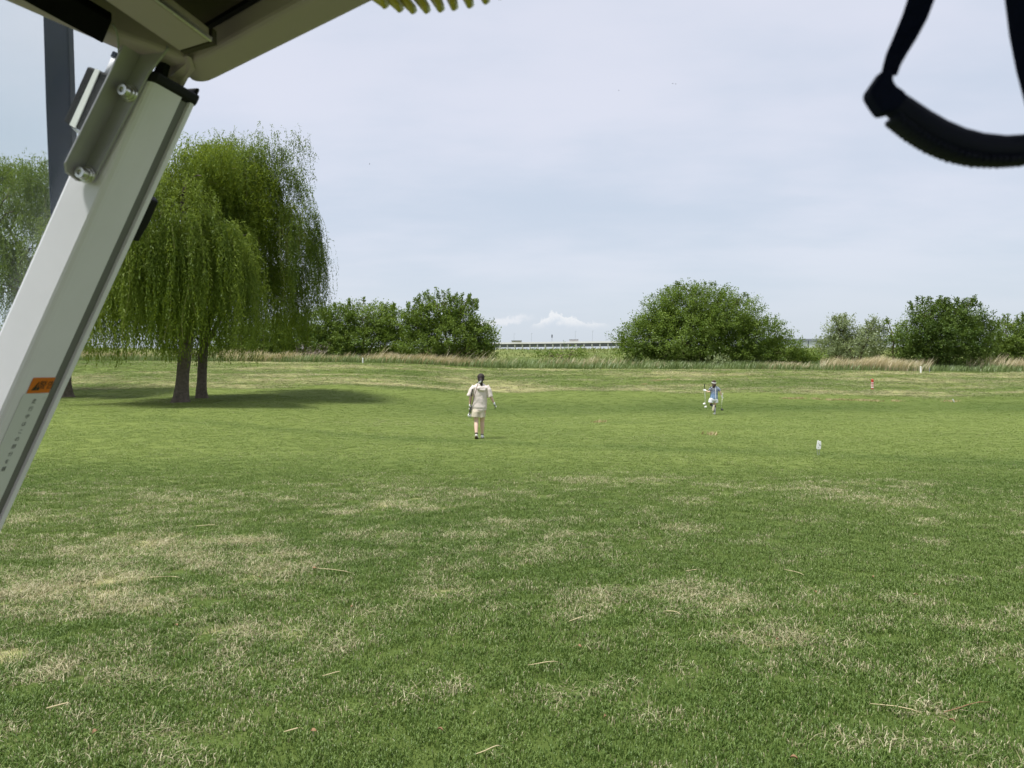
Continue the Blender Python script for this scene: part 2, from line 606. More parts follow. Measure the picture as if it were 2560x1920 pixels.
bank = link_mesh('embankment', np_mesh('embankment', co, q), lev)
tag(bank, kind='structure')


# ------------------------------------------------------------------ turf blades (geometry nodes on points)
def tuft(name, nb, rad, h0, h1, lean, flat=0.0, w=0.0024):
    r_ = np.random.default_rng(abs(hash(name)) % 1000 if False else sum(map(ord, name)))
    vs, fs, bt, bt2 = [], [], [], []
    for i in range(nb):
        a = r_.uniform(0, 6.283)
        rr = rad * math.sqrt(r_.uniform())
        bx, by = rr * math.cos(a), rr * math.sin(a)
        h = r_.uniform(h0, h1)
        la = r_.uniform(0, 6.283)
        ln = r_.uniform(0.2, 1.0) * lean * h + flat * r_.uniform(.5, 1.2) * h
        hh = h * (1 - 0.75 * flat)
        dx_, dy_ = math.cos(la), math.sin(la)
        wx, wy = -dy_ * w * r_.uniform(.7, 1.3), dx_ * w * r_.uniform(.7, 1.3)
        k = len(vs)
        mx, my = bx + dx_ * ln * .35, by + dy_ * ln * .35
        vs += [(bx - wx, by - wy, -.006), (bx + wx, by + wy, -.006), (mx + wx * .8, my + wy * .8, hh * .62), (mx - wx * .8, my - wy * .8, hh * .62),
               (bx + dx_ * ln, by + dy_ * ln, hh * r_.uniform(.85, 1.0))]
        fs += [(k, k + 1, k + 2), (k, k + 2, k + 3), (k + 3, k + 2, k + 4)]
        t1, t2 = r_.uniform(), r_.uniform()
        bt += [t1] * 5
        bt2 += [t2] * 5
    me = np_mesh(name, np.array(vs), np.array(fs), {'bt': bt, 'bt2': bt2}, False)
    me.materials.append(M_blade)
    return bpy.data.objects.new(name, me)      # source of the scattered copies; never linked itself


tufts = [tuft('turf_tuft_a', 62, .085, .010, .026, .8), tuft('turf_tuft_b', 62, .085, .010, .026, 1.1), tuft('turf_tuft_c', 54, .09, .011, .029, .9),
         tuft('straw_tuft_a', 52, .10, .030, .060, .6, .80, .0022), tuft('straw_tuft_b', 46, .11, .030, .075, .8, .72, .0021)]


def scatter(name, pts, attrs, srcs):
    me = bpy.data.meshes.new(name)
    me.vertices.add(len(pts))
    me.vertices.foreach_set('co', np.ascontiguousarray(pts, dtype=np.float32).ravel())
    for an, (ty, v_) in attrs.items():
        a = me.attributes.new(an, ty, 'POINT')
        if ty == 'FLOAT_VECTOR':
            a.data.foreach_set('vector', np.ascontiguousarray(v_, dtype=np.float32).ravel())
        else:
            a.data.foreach_set('value', np.ascontiguousarray(v_, dtype=(np.int32 if ty == 'INT' else np.float32)))
    me.update()
    o = bpy.data.objects.new(name, me)
    COL.objects.link(o)
    g = bpy.data.node_groups.new(name + '_nodes', 'GeometryNodeTree')
    g.interface.new_socket('Geometry', in_out='INPUT', socket_type='NodeSocketGeometry')
    g.interface.new_socket('Geometry', in_out='OUTPUT', socket_type='NodeSocketGeometry')
    gi, go = g.nodes.new('NodeGroupInput'), g.nodes.new('NodeGroupOutput')
    jn = g.nodes.new('GeometryNodeGeometryToInstance')
    for s in reversed(srcs):
        oi = g.nodes.new('GeometryNodeObjectInfo')
        oi.inputs['Object'].default_value = s
        g.links.new(oi.outputs['Geometry'], jn.inputs[0])
    ip = g.nodes.new('GeometryNodeInstanceOnPoints')
    ip.inputs['Pick Instance'].default_value = True

    def na(an, ty):
        nd = g.nodes.new('GeometryNodeInputNamedAttribute')
        nd.data_type = ty
        nd.inputs['Name'].default_value = an
        return nd.outputs[0]
    g.links.new(gi.outputs[0], ip.inputs['Points'])
    g.links.new(jn.outputs[0], ip.inputs['Instance'])
    g.links.new(na('idx', 'INT'), ip.inputs['Instance Index'])
    e2r = g.nodes.new('FunctionNodeEulerToRotation')
    g.links.new(na('rot', 'FLOAT_VECTOR'), e2r.inputs[0])
    g.links.new(e2r.outputs[0], ip.inputs['Rotation'])
    g.links.new(na('scl', 'FLOAT_VECTOR'), ip.inputs['Scale'])
    g.links.new(ip.outputs[0], go.inputs[0])
    md = o.modifiers.new('scatter', 'NODES')
    md.node_group = g
    return o


Yg = np.linspace(2.2, 60, 900)
hw = .667 * 1.06 * Yg + 1.0
dens = np.where(Yg < 6, 290, 290 * (6 / Yg) ** 1.5) * (1 - sst(55, 60, Yg))
pdf = dens * 2 * hw
NTUFT = int(np.trapz(pdf, Yg))
cdf = np.cumsum(pdf)
cdf /= cdf[-1]
gy = np.interp(rng.uniform(size=NTUFT), cdf, Yg)
gx = rng.uniform(-1, 1, NTUFT) * (.667 * 1.06 * gy + 1.0)
gd, gl = turf_state(gx, gy)
gz = zt(gx, gy)
isd = rng.uniform(size=NTUFT) < np.clip(gd * 1.2 - 0.22, 0, .7)
gi_ = np.where(isd, rng.integers(3, 5, NTUFT), rng.integers(0, 3, NTUFT))
grow = 1 + np.maximum(gy - 6, 0) * .052
grough = sst(-0.6, 0.6, gy - edge_y(gx))
hgt = (1.0 - 0.45 * sst(9, 14, gy) + .9 * grough) * rng.uniform(.75, 1.2, NTUFT)
scl = np.stack([grow, grow, hgt], -1)
rot = np.stack([rng.normal(0, .08, NTUFT), rng.normal(0, .08, NTUFT), rng.uniform(0, 6.283, NTUFT)], -1)
gr = scatter('grass', np.stack([gx, gy, gz], -1),
             {'idx': ('INT', gi_), 'rot': ('FLOAT_VECTOR', rot), 'scl': ('FLOAT_VECTOR', scl),
              'dry': ('FLOAT', np.clip(gd + rng.normal(0, .15, NTUFT) * (.35 + gd), 0, 1)), 'lush': ('FLOAT', np.clip(gl + rng.normal(0, .07, NTUFT), 0, 1))}, tufts)
tag(gr, 'short mown turf of green and straw coloured blades nearest the cart', 'grass', kind='stuff')


# ------------------------------------------------------------------ tall blades
def tall_blades(name, x, y, h, w, bend, mat, label, cat, wind=(0.5, 0.1)):
    n = len(x)
    z = zt(x, y)
    a = rng.uniform(0, 6.283, n)
    fx, fy = np.cos(a), np.sin(a)
    lx = np.cos(a + 1.57) * bend * .6 + wind[0] * bend + rng.normal(0, .12, n)
    ly = np.sin(a + 1.57) * bend * .6 + wind[1] * bend
    vs = np.empty((n, 7, 3))
    for k, (t, ww) in enumerate(((0, 1), (.4, .95), (.75, .65))):
        cx = x + lx * h * t ** 2
        cy = y + ly * h * t ** 2
        cz = z - .05 + h * t * (1 - .25 * bend * t)
        vs[:, 2 * k] = np.stack([cx - fx * w * ww, cy - fy * w * ww, cz], -1)
        vs[:, 2 * k + 1] = np.stack([cx + fx * w * ww, cy + fy * w * ww, cz], -1)
    vs[:, 6] = np.stack([x + lx * h, y + ly * h, z + h * (1 - .25 * bend)], -1)
    b = np.arange(n)[:, None] * 7
    f = np.concatenate([b + np.array([[0, 1, 3]]), b + np.array([[0, 3, 2]]), b + np.array([[2, 3, 5]]), b + np.array([[2, 5, 4]]), b + np.array([[4, 5, 6]])])
    tint = np.repeat(np.clip(rng.normal(.5, .25, n) + (fbm(x * .5, y * .5, 2, 88) - .5) * .9, 0, 1), 7)
    o = link_mesh(name, np_mesh(name, vs.reshape(-1, 3), f, {'tint': tint}, False), mat)
    tag(o, label, cat, kind='stuff')
    return o


n = 30000
x = rng.uniform(-48, 48, n)
y = 58.3 + rng.uniform(0, 1, n) ** 1.2 * 5.5 + (fbm(x * .2, x * 0, 2, 5) - .5) * 1.4
h = rng.uniform(.3, .62, n) * (1 + .7 * (y - 58) / 6) * (0.6 + .8 * fbm(x * .45, y * .3, 3, 92))
tall_blades('tall_grass', x, y, h, rng.uniform(.014, .028, n), .45, M_reedg, 'band of tall green grass along the foot of the trees', 'tall grass')


def reed_zone(px0, px1, Y0, Y1, n, h0, h1):
    Yv = rng.uniform(Y0, Y1, n)
    pxv = (px0 + px1) / 2 + (px1 - px0) * .62 * np.clip(rng.normal(0, .42, n), -.95, .95)
    xv = (pxv - 1280) / FPX * Yv
    return xv, Yv, rng.uniform(h0, h1, n) * (.40 + 1.15 * fbm(xv * .8, Yv * .5, 3, 95))


zones = [reed_zone(-200, 560, 59.5, 63, 2600, .5, 1.1), reed_zone(560, 780, 59, 62, 3000, .5, 1.15), reed_zone(760, 900, 59, 61, 900, .25, .6), reed_zone(890, 1250, 59.3, 61.5, 3600, .45, 1.0),
         reed_zone(1060, 1230, 60, 61, 40, 1.3, 1.9), reed_zone(930, 970, 60, 61, 12, 1.2, 1.6), reed_zone(1360, 1560, 59.5, 62, 420, .6, 1.15),
         reed_zone(1880, 2060, 59, 60.5, 700, .3, .7), reed_zone(2070, 2300, 58.6, 61, 3600, .65, 1.35), reed_zone(2440, 2720, 60, 62.5, 2600, .8, 1.5),
         reed_zone(1560, 1760, 59, 60.5, 350, .3, .7)]
x, y, h = (np.concatenate([zz[k] for zz in zones]) for k in range(3))
tall_blades('dry_reeds', x, y, h, rng.uniform(.010, .020, len(x)), .5, M_reedd, 'straw coloured dry reeds standing in the tall grass', 'reeds', wind=(0.75, 0))

n = 26000
x = rng.uniform(-60, 75, n)
y = rng.uniform(78, 99, n)
h = rng.uniform(.14, .34, n) * (.5 + fbm(x * .25, y * .4, 3, 93))
tall_blades('bank_grass', x, y, h, rng.uniform(.03, .06, n), .6, M_levg, 'long yellow green grass covering the embankment', 'long grass')


# ------------------------------------------------------------------ foliage helpers
def unit(v):
    return v / np.maximum(np.linalg.norm(v, axis=-1, keepdims=True), 1e-9)


def leaf_mesh(name, pos, axis_, L, Wd, tint, mat, parent, nrm=None):
    n = len(pos)
    ax = unit(axis_)
    sd_ = unit(np.cross(ax, unit(rng.normal(size=(n, 3))) * (1.0 if nrm is None else .5) + (0 if nrm is None else nrm)))
    L = np.broadcast_to(L, n)[:, None]
    Wd = np.broadcast_to(Wd, n)[:, None]
    vs = np.stack([pos, pos + ax * L * .45 + sd_ * Wd * .5, pos + ax * L, pos + ax * L * .45 - sd_ * Wd * .5], 1)
    f = np.arange(n)[:, None] * 4 + np.array([[0, 1, 2, 3]])
    return link_mesh(name, np_mesh(name, vs.reshape(-1, 3), f, {'tint': np.repeat(np.clip(tint, 0, 1), 4)}, False), mat, parent)


def limb(bm, a, b, r0, r1, sag=0.2, n=6, seg=8, jit=.08):
    a, b = Vector(a), Vector(b)
    L = (b - a).length
    pts, rad = [], []
    for i in range(n + 1):
        t = i / n
        p = a.lerp(b, t)
        p.z += math.sin(t * math.pi) * sag * L
        if 0 < i < n:
            p += Vector((random.uniform(-1, 1), random.uniform(-1, 1), random.uniform(-.5, .5))) * jit * L * .3
        pts.append(p)
        rad.append(r0 + (r1 - r0) * t)
    tube(bm, pts, rad, seg)
    return pts


# ------------------------------------------------------------------ weeping willows
def willow(label, bpx, bY, cpx, Rm, top_py, nspray, skirt, mat, seed, lean=0.0, trunk_r=.34, Ls=(1.0, 4.6), lop=None, mid=.40):
    global rng
    rng = np.random.default_rng(seed)
    random.seed(seed)
    bx = (bpx - 1280) / FPX * bY
    bz = zs(bx, bY)
    cx, cy = (cpx - 1280) / FPX * bY, bY + 0.2
    ztop = CAMZ + (HY - top_py) / FPX * bY
    H = ztop - bz
    root = empty('willow_tree', (bx, bY, bz))
    tag(root, label, 'tree', 'weeping willows on the fairway edge')
    # trunk and limbs
    bm = bmesh.new()
    fork = Vector((bx + lean * 2.4, bY, bz + 2.45))
    pts = [Vector((bx, bY, bz - .15)), Vector((bx + lean * .1, bY, bz + .12)), Vector((bx + lean * .45, bY, bz + .6)), Vector((bx + lean * .9, bY + .02, bz + 1.3)),
           Vector((bx + lean * 1.6, bY, bz + 1.95)), fork]
    rs_ = [trunk_r * k_r for k_r in (1.55, 1.18, .98, .9, .9, .82)]
    fine_p, fine_r = [], []
    for i in range(len(pts) - 1):
        for k in range(5):
            fine_p.append(pts[i].lerp(pts[i + 1], k / 5))
            fine_r.append(rs_[i] + (rs_[i + 1] - rs_[i]) * k / 5)
    tube(bm, fine_p + [pts[-1]], fine_r + [rs_[-1]], 36)
    cen = [(p.z, p) for p in fine_p]
    for v_ in bm.verts:                      # furrowed bark and a few root flares
        c_p = min(cen, key=lambda q_: abs(q_[0] - v_.co.z))[1]
        rel = Vector((v_.co.x - c_p.x, v_.co.y - c_p.y, 0))
        if rel.length < 1e-4:
            continue
        an = math.atan2(rel.y, rel.x)
        hgt_ = v_.co.z - bz
        f_ = float(fbm(np.array([math.cos(an) * 4.2 + 7]), np.array([math.sin(an) * 4.2 + hgt_ * 1.1]), 3, seed)[0]) - .5
        g2_ = float(fbm(np.array([math.cos(an) * 1.3 + 2]), np.array([math.sin(an) * 1.3 + hgt_ * .5]), 2, seed + 4)[0]) - .5
        v_.co += rel.normalized() * trunk_r * (f_ * .34 + g2_ * (.35 + .9 * math.exp(-max(hgt_, 0) / .25)))
    ends = []
    nl = 5
    for i in range(nl):
        a = 6.283 * i / nl + random.uniform(-.4, .4)
        rr = Rm * random.uniform(.25, .5)
        e = Vector((cx + rr * math.cos(a), cy + rr * math.sin(a), bz + H * random.uniform(.66, .84)))
        lp = limb(bm, fork - Vector((0, 0, .2)), e, trunk_r * .55, .06, .06, 7, 9)
        ends.append(e)
        for k in range(5):
            p = lp[random.randint(2, 6)]
            a2 = a + random.uniform(-1.2, 1.2)
            q_ = p + Vector((math.cos(a2), math.sin(a2), random.uniform(.1, .9))) * Rm * random.uniform(.3, .6)
            limb(bm, p, q_, .06, .018, .12, 5, 5)
    from_bm('trunk', bm, M_bark, root, smooth=True)
    # boughs over the dome, each a drooping mass of sprays
    ncl = int(nspray / 14)
    zc = bz + H * mid
    cth = np.arange(ncl) * 2.39996 + seed + rng.normal(0, .25, ncl)
    crr = np.sqrt((np.arange(ncl) + .5) / ncl) * Rm * rng.uniform(.9, 1.04, ncl) * (.86 + .13 * np.sin(2 * cth + seed) + .09 * np.sin(3 * cth + 1.7 * seed))
    csh = rng.choice([1.0, .78, .52, .25], ncl, p=[.38, .26, .20, .16])
    czz = zc + (ztop - .35 - zc) * np.sqrt(np.clip(1 - (crr / (Rm * 1.1)) ** 2, 0, 1)) * csh + rng.normal(0, .65, ncl) * (.25 + .75 * crr / Rm)
    crad = rng.uniform(.6, 1.45, ncl)
    ctone = rng.normal(0, .22, ncl)
    wts = crad ** 2
    cid = rng.choice(ncl, nspray, p=wts / wts.sum())
    off = np.clip(rng.normal(0, .6, (nspray, 2)), -1.1, 1.1) * crad[cid][:, None]
    sx = cx + crr[cid] * np.cos(cth[cid]) + off[:, 0]
    sy = cy + crr[cid] * np.sin(cth[cid]) + off[:, 1]
    zd = czz[cid] - (off ** 2).sum(-1) / crad[cid] * .85 + rng.normal(0, .12, nspray)
    rq = np.hypot(sx - cx, sy - cy)
    kq = np.minimum(1, Rm * 1.02 / np.maximum(rq, .01))
    sx, sy = cx + (sx - cx) * kq, cy + (sy - cy) * kq
    th = np.arctan2(sy - cy, sx - cx)
    rr = np.hypot(sx - cx, sy - cy)
    tone_spray = ctone[cid] + rng.normal(0, .10, nspray)
    oth = np.arctan2(off[:, 1], off[:, 0])
    # strands
    per = rng.integers(9, 17, nspray)
    sid = np.repeat(np.arange(nspray), per)
    S = len(sid)
    out = (np.stack([np.cos(th), np.sin(th)], -1) * .6 + np.stack([np.cos(oth), np.sin(oth)], -1) * .6)[sid]
    az = rng.uniform(0, 6.283, S)
    d0 = unit(out * (.4 + .8 * (rr / Rm)[sid])[:, None] + np.stack([np.cos(az), np.sin(az)], -1) * .75)
    hi = (sst(.40, .70, (zd - bz) / H) * (1 - .55 * sst(.72, .98, rr / Rm)))[sid]
    p0 = np.stack([sx[sid], sy[sid], zd[sid]], -1) + rng.normal(0, 1, (S, 3)) * (.07 + .13 * hi)[:, None]
    Lh = rng.uniform(.2, .65, S)
    rise = rng.uniform(-.1, .5, S)
    ln = rng.uniform(.35, 1.45, S) * hi + rng.uniform(Ls[0], Ls[1], S) * (.55 + .6 * np.minimum(rr / Rm, 1.1))[sid] * (1 - hi)
    sk = skirt(p0[:, 0], p0[:, 1]) + rng.exponential(.35, S) + bz
    K = 72
    step = .078
    s = (np.arange(K) * step)[None, :] + rng.uniform(0, .04, (S, 1))
    hor = Lh[:, None] * (1 - np.exp(-s / .5))
    zz = p0[:, 2:3] + rise[:, None] * (1 - np.exp(-s / .22)) * 1.0 - np.maximum(s - .25, 0) ** 1.12 * .95
    sway = np.sin(s * 1.7 + az[:, None]) * .05 * s
    X = p0[:, 0:1] + d0[:, 0:1] * hor + sway
    Yy = p0[:, 1:2] + d0[:, 1:2] * hor + sway * .5
    ok = (s < ln[:, None]) & (zz > sk[:, None])
    pos = np.stack([X, Yy, zz], -1)[ok]
    tang = np.stack([d0[:, 0:1] * np.exp(-s / .5), d0[:, 1:2] * np.exp(-s / .5), -.3 - .7 * sst(0, .9, s)], -1)[ok]
    n = len(pos)
    hi_l = np.broadcast_to(hi[:, None], ok.shape)[ok]
    axl = unit(tang) * .85 + rng.normal(0, 1, (n, 3)) * (.34 + .42 * hi_l)[:, None]
    L = rng.uniform(.10, .17, n)
    tint = .45 + tone_spray[np.broadcast_to(sid[:, None], ok.shape)[ok]] + rng.normal(0, .22, n)
    # sprigs standing out of the top
    ns = 46
    ks = rng.choice(nspray, ns, p=(w_ := np.where(zd > np.quantile(zd, .55), 1.0, .03)) / w_.sum())
    st_ = np.repeat(np.arange(ns), 26)
    tt_ = np.tile(np.linspace(0, 1, 26), ns)
    hs = rng.uniform(.35, 1.15, ns)[st_]
    az_ = rng.uniform(0, 6.283, ns)[st_]
    bend_ = rng.uniform(.1, .7, ns)[st_]
    sp_ = np.stack([sx[ks][st_] + np.cos(az_) * bend_ * hs * tt_ ** 1.6, sy[ks][st_] + np.sin(az_) * bend_ * hs * tt_ ** 1.6, zd[ks][st_] + .1 + hs * tt_ * (1 - .45 * bend_ * tt_ ** 2)], -1)
    pos = np.concatenate([pos, sp_ + rng.normal(0, .025, sp_.shape)])
    axl = np.concatenate([axl, rng.normal(0, .7, sp_.shape) + np.array([0, 0, .1])])
    L = np.concatenate([L, rng.uniform(.08, .15, len(sp_))])
    tint = np.concatenate([tint, rng.normal(.55, .2, len(sp_))])
    nrm_ = unit(pos - np.array([cx, cy, bz + H * .55])) * .8 + np.array([0, 0, .45])
    leaf_mesh('crown', pos, axl, L, L * .27, tint, mat, root, nrm_)
    print('willow leaves', n)
    # thin hanging twigs under the leaves
    pick = rng.choice(S, min(S, 420), replace=False)
    bm = bmesh.new()
    for i in pick:
        kk = np.nonzero(ok[i])[0]
        if len(kk) < 10:
            continue
        ii = kk[::6]
        tube(bm, [(X[i, j], Yy[i, j], zz[i, j]) for j in ii], [.011] + [.006] * (len(ii) - 1), 3)
    from_bm('hanging_twigs', bm, simple('willow_twig_bark', (.19, .17, .06), .8), root)['kind'] = 'stuff'
    return root, n


def skirtA(x, y):
    return 1.15 + 1.3 * fbm(x * .9 + 3, y * .9, 3, 14)


def skirtB(x, y):
    return 1.0 + 1.3 * fbm(x * .9 + 9, y * .9, 3, 15) + 2.3 * sst(-11.2, -9.4, x)


willow('leaning yellow green weeping willow with thick forked trunk, its crown partly behind the cart pillar', 451, 32, 432, 4.8, 330, 1060, skirtA, M_willow1, 3, lean=.12, trunk_r=.275)
willow('darker weeping willow close behind the leaning willow, its trunk split by a dark crack', 502, 36, 618, 3.35, 336, 720, skirtB, M_willow2, 5, lean=.05, trunk_r=.225)
willow('weeping willow seen through the windshield beyond the cart pillar', 163, 37, 15, 5.0, 372, 680, skirtA, M_willow2, 8, lean=-.05, trunk_r=.28)


# ------------------------------------------------------------------ broadleaf trees and shrubs
def broadleaf(name, label, cat, bpx, Y, lobes, mat, seed, group=None, leafL=(.12, .20), clump=22.0, per=28, shoots=0, shoot_h=1.0, wratio=.55, ragged=1.0, spread=.8):
    global rng
    rng = np.random.default_rng(seed)
    random.seed(seed)
    k = Y / FPX
    bx = (bpx - 1280) * k
    bz = zs(bx, Y)
    root = empty(name, (bx, Y, bz))
    tag(root, label, cat, group)
    bm = bmesh.new()
    posl, axl, tl, nl_ = [], [], [], []
    for li, (px, py, rx, ry) in enumerate(lobes):
        c = np.array([(px - 1280) * k, Y + random.uniform(-.5, .9) * rx * k * .3, CAMZ + (HY - py) * k])
        rad = np.array([rx * k, max(rx * k * spread, .5), ry * k])
        area = math.pi * rad[0] * rad[2]
        nc = max(12, int(area * clump))
        d = unit(rng.normal(size=(nc, 3)))
        r_ = rng.uniform(.25, 1.0, nc) ** .45
        r_ *= 1 + (fbm(d[:, 0] * 2.2 + seed + li, d[:, 2] * 2.2 + d[:, 1], 3, seed) - .5) * .75 * ragged
        cp = c + d * r_[:, None] * rad
        cp[:, 2] = np.maximum(cp[:, 2], zt(cp[:, 0], cp[:, 1]) + .12)
        od = unit(d * np.array([1, 1, .8]) + np.array([0, 0, .55]) + rng.normal(0, .35, (nc, 3)))
        ct = rng.normal(0, .20, nc) + .45 + rng.normal(0, .12)
        m_ = rng.poisson(per, nc) + 4
        ci = np.repeat(np.arange(nc), m_)
        n = len(ci)
        t = rng.uniform(-.35, .45, n)
        pos_ = cp[ci] + od[ci] * t[:, None] + rng.normal(0, .13, (n, 3))
        posl.append(pos_)
        axl.append(od[ci] * .7 + rng.normal(0, .75, (n, 3)))
        tl.append(ct[ci] + rng.normal(0, .10, n))
        nl_.append(od[ci] * .7 + np.array([0, 0, .45]))
        # stems into the lobe
        base = Vector((bx + random.uniform(-.5, .5), Y + random.uniform(-.3, .3), bz - .1))
        lp = limb(bm, base, Vector(c), .13, .035, .05, 6, 7)
        for i in range(5):
            e = c + d[i] * rad * .85
            limb(bm, lp[random.randint(3, 6)], Vector(e), .035, .01, .05, 4, 5)
    for i in range(shoots):
        px, py, rx, ry = lobes[i % min(len(lobes), 3)]
        tx = random.uniform(-.85, .85)
        sp = np.array([(px + rx * tx - 1280) * k, Y + random.uniform(-.6, .6), CAMZ + (HY - (py - ry * math.sqrt(1 - tx * tx) * .9)) * k])
        hh = shoot_h * random.uniform(.45, 1.0)
        n = int(90 * hh) + 14
        t = rng.uniform(0, 1, n)
        lean_ = random.uniform(-.25, .25)
        pos_ = sp + np.stack([t * hh * lean_ + rng.normal(0, .07, n), rng.normal(0, .07, n), t * hh], -1)
        posl.append(pos_)
        axl.append(rng.normal(0, .6, (n, 3)) + np.array([0, 0, .5]))
        tl.append(rng.normal(.4, .2, n))
        nl_.append(np.tile([0, 0, .3], (n, 1)))
        limb(bm, Vector(((px - 1280) * k, Y, CAMZ + (HY - py) * k)), Vector(sp + np.array([hh * lean_, 0, hh])), .03, .006, .08, 5, 5, .02)
    from_bm('trunk', bm, M_twig, root, smooth=True)
    pos_, ax, tt = np.concatenate(posl), np.concatenate(axl), np.concatenate(tl)
    L = rng.uniform(*leafL, len(pos_))
    leaf_mesh('crown', pos_, ax, L, L * wratio, tt, mat, root, np.concatenate(nl_))
    print(label, len(L))
    return root


G = 'trees along the foot of the embankment'
broadleaf('shrub', 'low grey green shrub behind the hanging skirt of the willows', 'shrub', 620, 64, [(600, 850, 65, 42), (660, 842, 60, 46), (640, 882, 80, 30), (560, 878, 60, 28), (700, 872, 50, 32)], M_broad, 101, G)
broadleaf('shrub', 'rounded bush with bare grey twigs at its foot, next to the willows', 'shrub', 750, 64, [(735, 825, 55, 45), (785, 815, 60, 45), (770, 860, 85, 42), (700, 870, 45, 32), (835, 868, 45, 32)], M_broad, 102, G)
broadleaf('broadleaf_tree', 'wide bushy green tree in the middle of the tree row beside the willows', 'tree', 905, 65, [(905, 802, 70, 44), (850, 812, 50, 42), (965, 812, 55, 42), (900, 855, 105, 45), (835, 872, 60, 32), (985, 860, 55, 45)], M_broad2, 103, G, shoots=16, shoot_h=.7)
broadleaf('broadleaf_tree', 'bushy green tree with layered upright leafy boughs, nearest the walking woman', 'tree', 1120, 63, [(1095, 790, 68, 46), (1150, 800, 50, 46), (1040, 815, 42, 40), (1120, 845, 105, 52), (1205, 845, 38, 44), (1055, 868, 70, 38), (1180, 878, 65, 32)], M_broad2, 104, G, shoots=34, shoot_h=1.0)
broadleaf('broadleaf_tree', 'largest broad domed green tree, behind the running girl', 'tree', 1780, 64,
          [(1748, 764, 112, 58), (1690, 778, 78, 58), (1820, 788, 88, 56), (1745, 808, 140, 54), (1618, 840, 84, 52), (1650, 800, 50, 40), (1700, 850, 120, 55), (1830, 845, 120, 60), (1900, 840, 70, 45), (1955, 875, 62, 34), (1590, 885, 55, 30), (1780, 882, 150, 32), (1900, 888, 80, 28)],
          M_broad2, 105, G, leafL=(.11, .18), clump=20, shoots=14, shoot_h=.5)
broadleaf('shrub', 'pale grey green feathery willow shrub between two dark trees', 'shrub', 2130, 66, [(2098, 832, 36, 38), (2165, 845, 42, 34), (2140, 872, 80, 34), (2070, 872, 42, 32), (2110, 815, 22, 26), (2185, 822, 20, 24)], M_pale, 106, G, leafL=(.13, .22), clump=20, per=26, wratio=.38, shoots=12, shoot_h=.6)
broadleaf('shrub', 'small thin leaved green tree touching the pale feathery shrub', 'shrub', 2240, 65, [(2228, 828, 32, 22), (2250, 862, 55, 44), (2270, 835, 30, 28)], M_broad, 107, G, clump=8, shoots=6, shoot_h=.5)
broadleaf('broadleaf_tree', 'dark green tree with many upright shoots behind the white post', 'tree', 2365, 62,
          [(2320, 800, 55, 42), (2400, 800, 62, 40), (2365, 812, 60, 44), (2350, 845, 105, 52), (2450, 840, 45, 52), (2385, 885, 105, 40), (2295, 872, 50, 42)], M_dark, 108, G, shoots=34, shoot_h=.9, leafL=(.11, .19))
broadleaf('broadleaf_tree', 'tree with thin upright shoots cut off by the picture edge', 'tree', 2545, 65, [(2515, 850, 42, 42), (2580, 845, 55, 50), (2500, 885, 45, 30), (2560, 885, 80, 32)], M_broad, 109, G, shoots=18, shoot_h=1.0)
broadleaf('shrub', 'low fresh green bush at the open end of the domed tree', 'shrub', 2035, 63, [(2020, 900, 35, 20), (2055, 905, 35, 17), (1995, 895, 25, 22)], M_broad2, 110, None)
broadleaf('shrub', 'low shrub on the grassy embankment between the two largest gaps in the trees', 'shrub', 1410, 82, [(1375, 884, 45, 10), (1430, 878, 40, 14), (1400, 888, 60, 9)], M_broad2, 111, None, clump=6)
broadleaf('shrub', 'yellow green weed bush in front of the domed tree', 'shrub', 1795, 60.5, [(1790, 905, 16, 12), (1806, 910, 12, 8)], M_pale, 112, None, clump=8)
broadleaf('shrub', 'dark low bush far left under the willow branches', 'shrub', 150, 66, [(120, 868, 90, 24), (30, 860, 80, 34), (215, 880, 50, 18)], M_broad, 113, G)
broadleaf('shrub', 'bare grey thicket among dry reeds by the willows', 'shrub', 795, 61.5, [(790, 878, 32, 16), (770, 885, 28, 12)], simple('dead_twig', (.17, .145, .115), .9), 114, None, clump=5, per=6, wratio=.1, leafL=(.3, .6))

# ------------------------------------------------------------------ far structures
M_conc = simple('pale_concrete', (.66, .66, .67), .8, var=.08, nscale=.4)
M_concd = simple('dark_grey_deck_shade', (.13, .14, .17), .7, var=.1, nscale=.4)  # dark grey; on the girder it paints the shade under the deck
M_wall = simple('white_cladding', (.66, .68, .71), .6, var=.05, nscale=.2)
M_roofg = simple('grey_roofing', (.25, .27, .31), .6, var=.08, nscale=.2)
M_steel = simple('galvanised_steel', (.34, .35, .37), .5, .6, var=.1)

va = empty('viaduct', P(1400, 857, 430))
tag(va, 'white elevated roadway on short columns running beyond the embankment', 'viaduct')
A0, A1 = P(1080, 858.5, 445), P(1720, 850, 398)
zt_ = A1.z = A0.z = (A0.z + A1.z) / 2
dirv = (A1 - A0).normalized()
nrm = Vector((-dirv.y, dirv.x, 0))
rotv = Matrix.Rotation(math.atan2(dirv.y, dirv.x), 3, 'Z')
Lv = (A1 - A0).length
midv = (A0 + A1) / 2
for (nm, dzv, hgt_, wid, mt) in (('parapet', -.45, .9, 10, M_conc), ('girder', -1.71, 1.6, 8.2, M_concd)):
    bm = bmesh.new()
    box(bm, midv + nrm * 5 + Vector((0, 0, dzv)), (Lv, wid, hgt_), rotv)
    from_bm(nm, bm, mt, va)
for i in range(int(Lv / 4.4)):
    bm = bmesh.new()
    p = A0 + dirv * (2 + 4.4 * i) + nrm * 1.2
    box(bm, (p.x, p.y, (p.z - 1.3) / 2), (.7, .9, p.z - 1.3), rotv)
    from_bm('column', bm, M_conc, va)
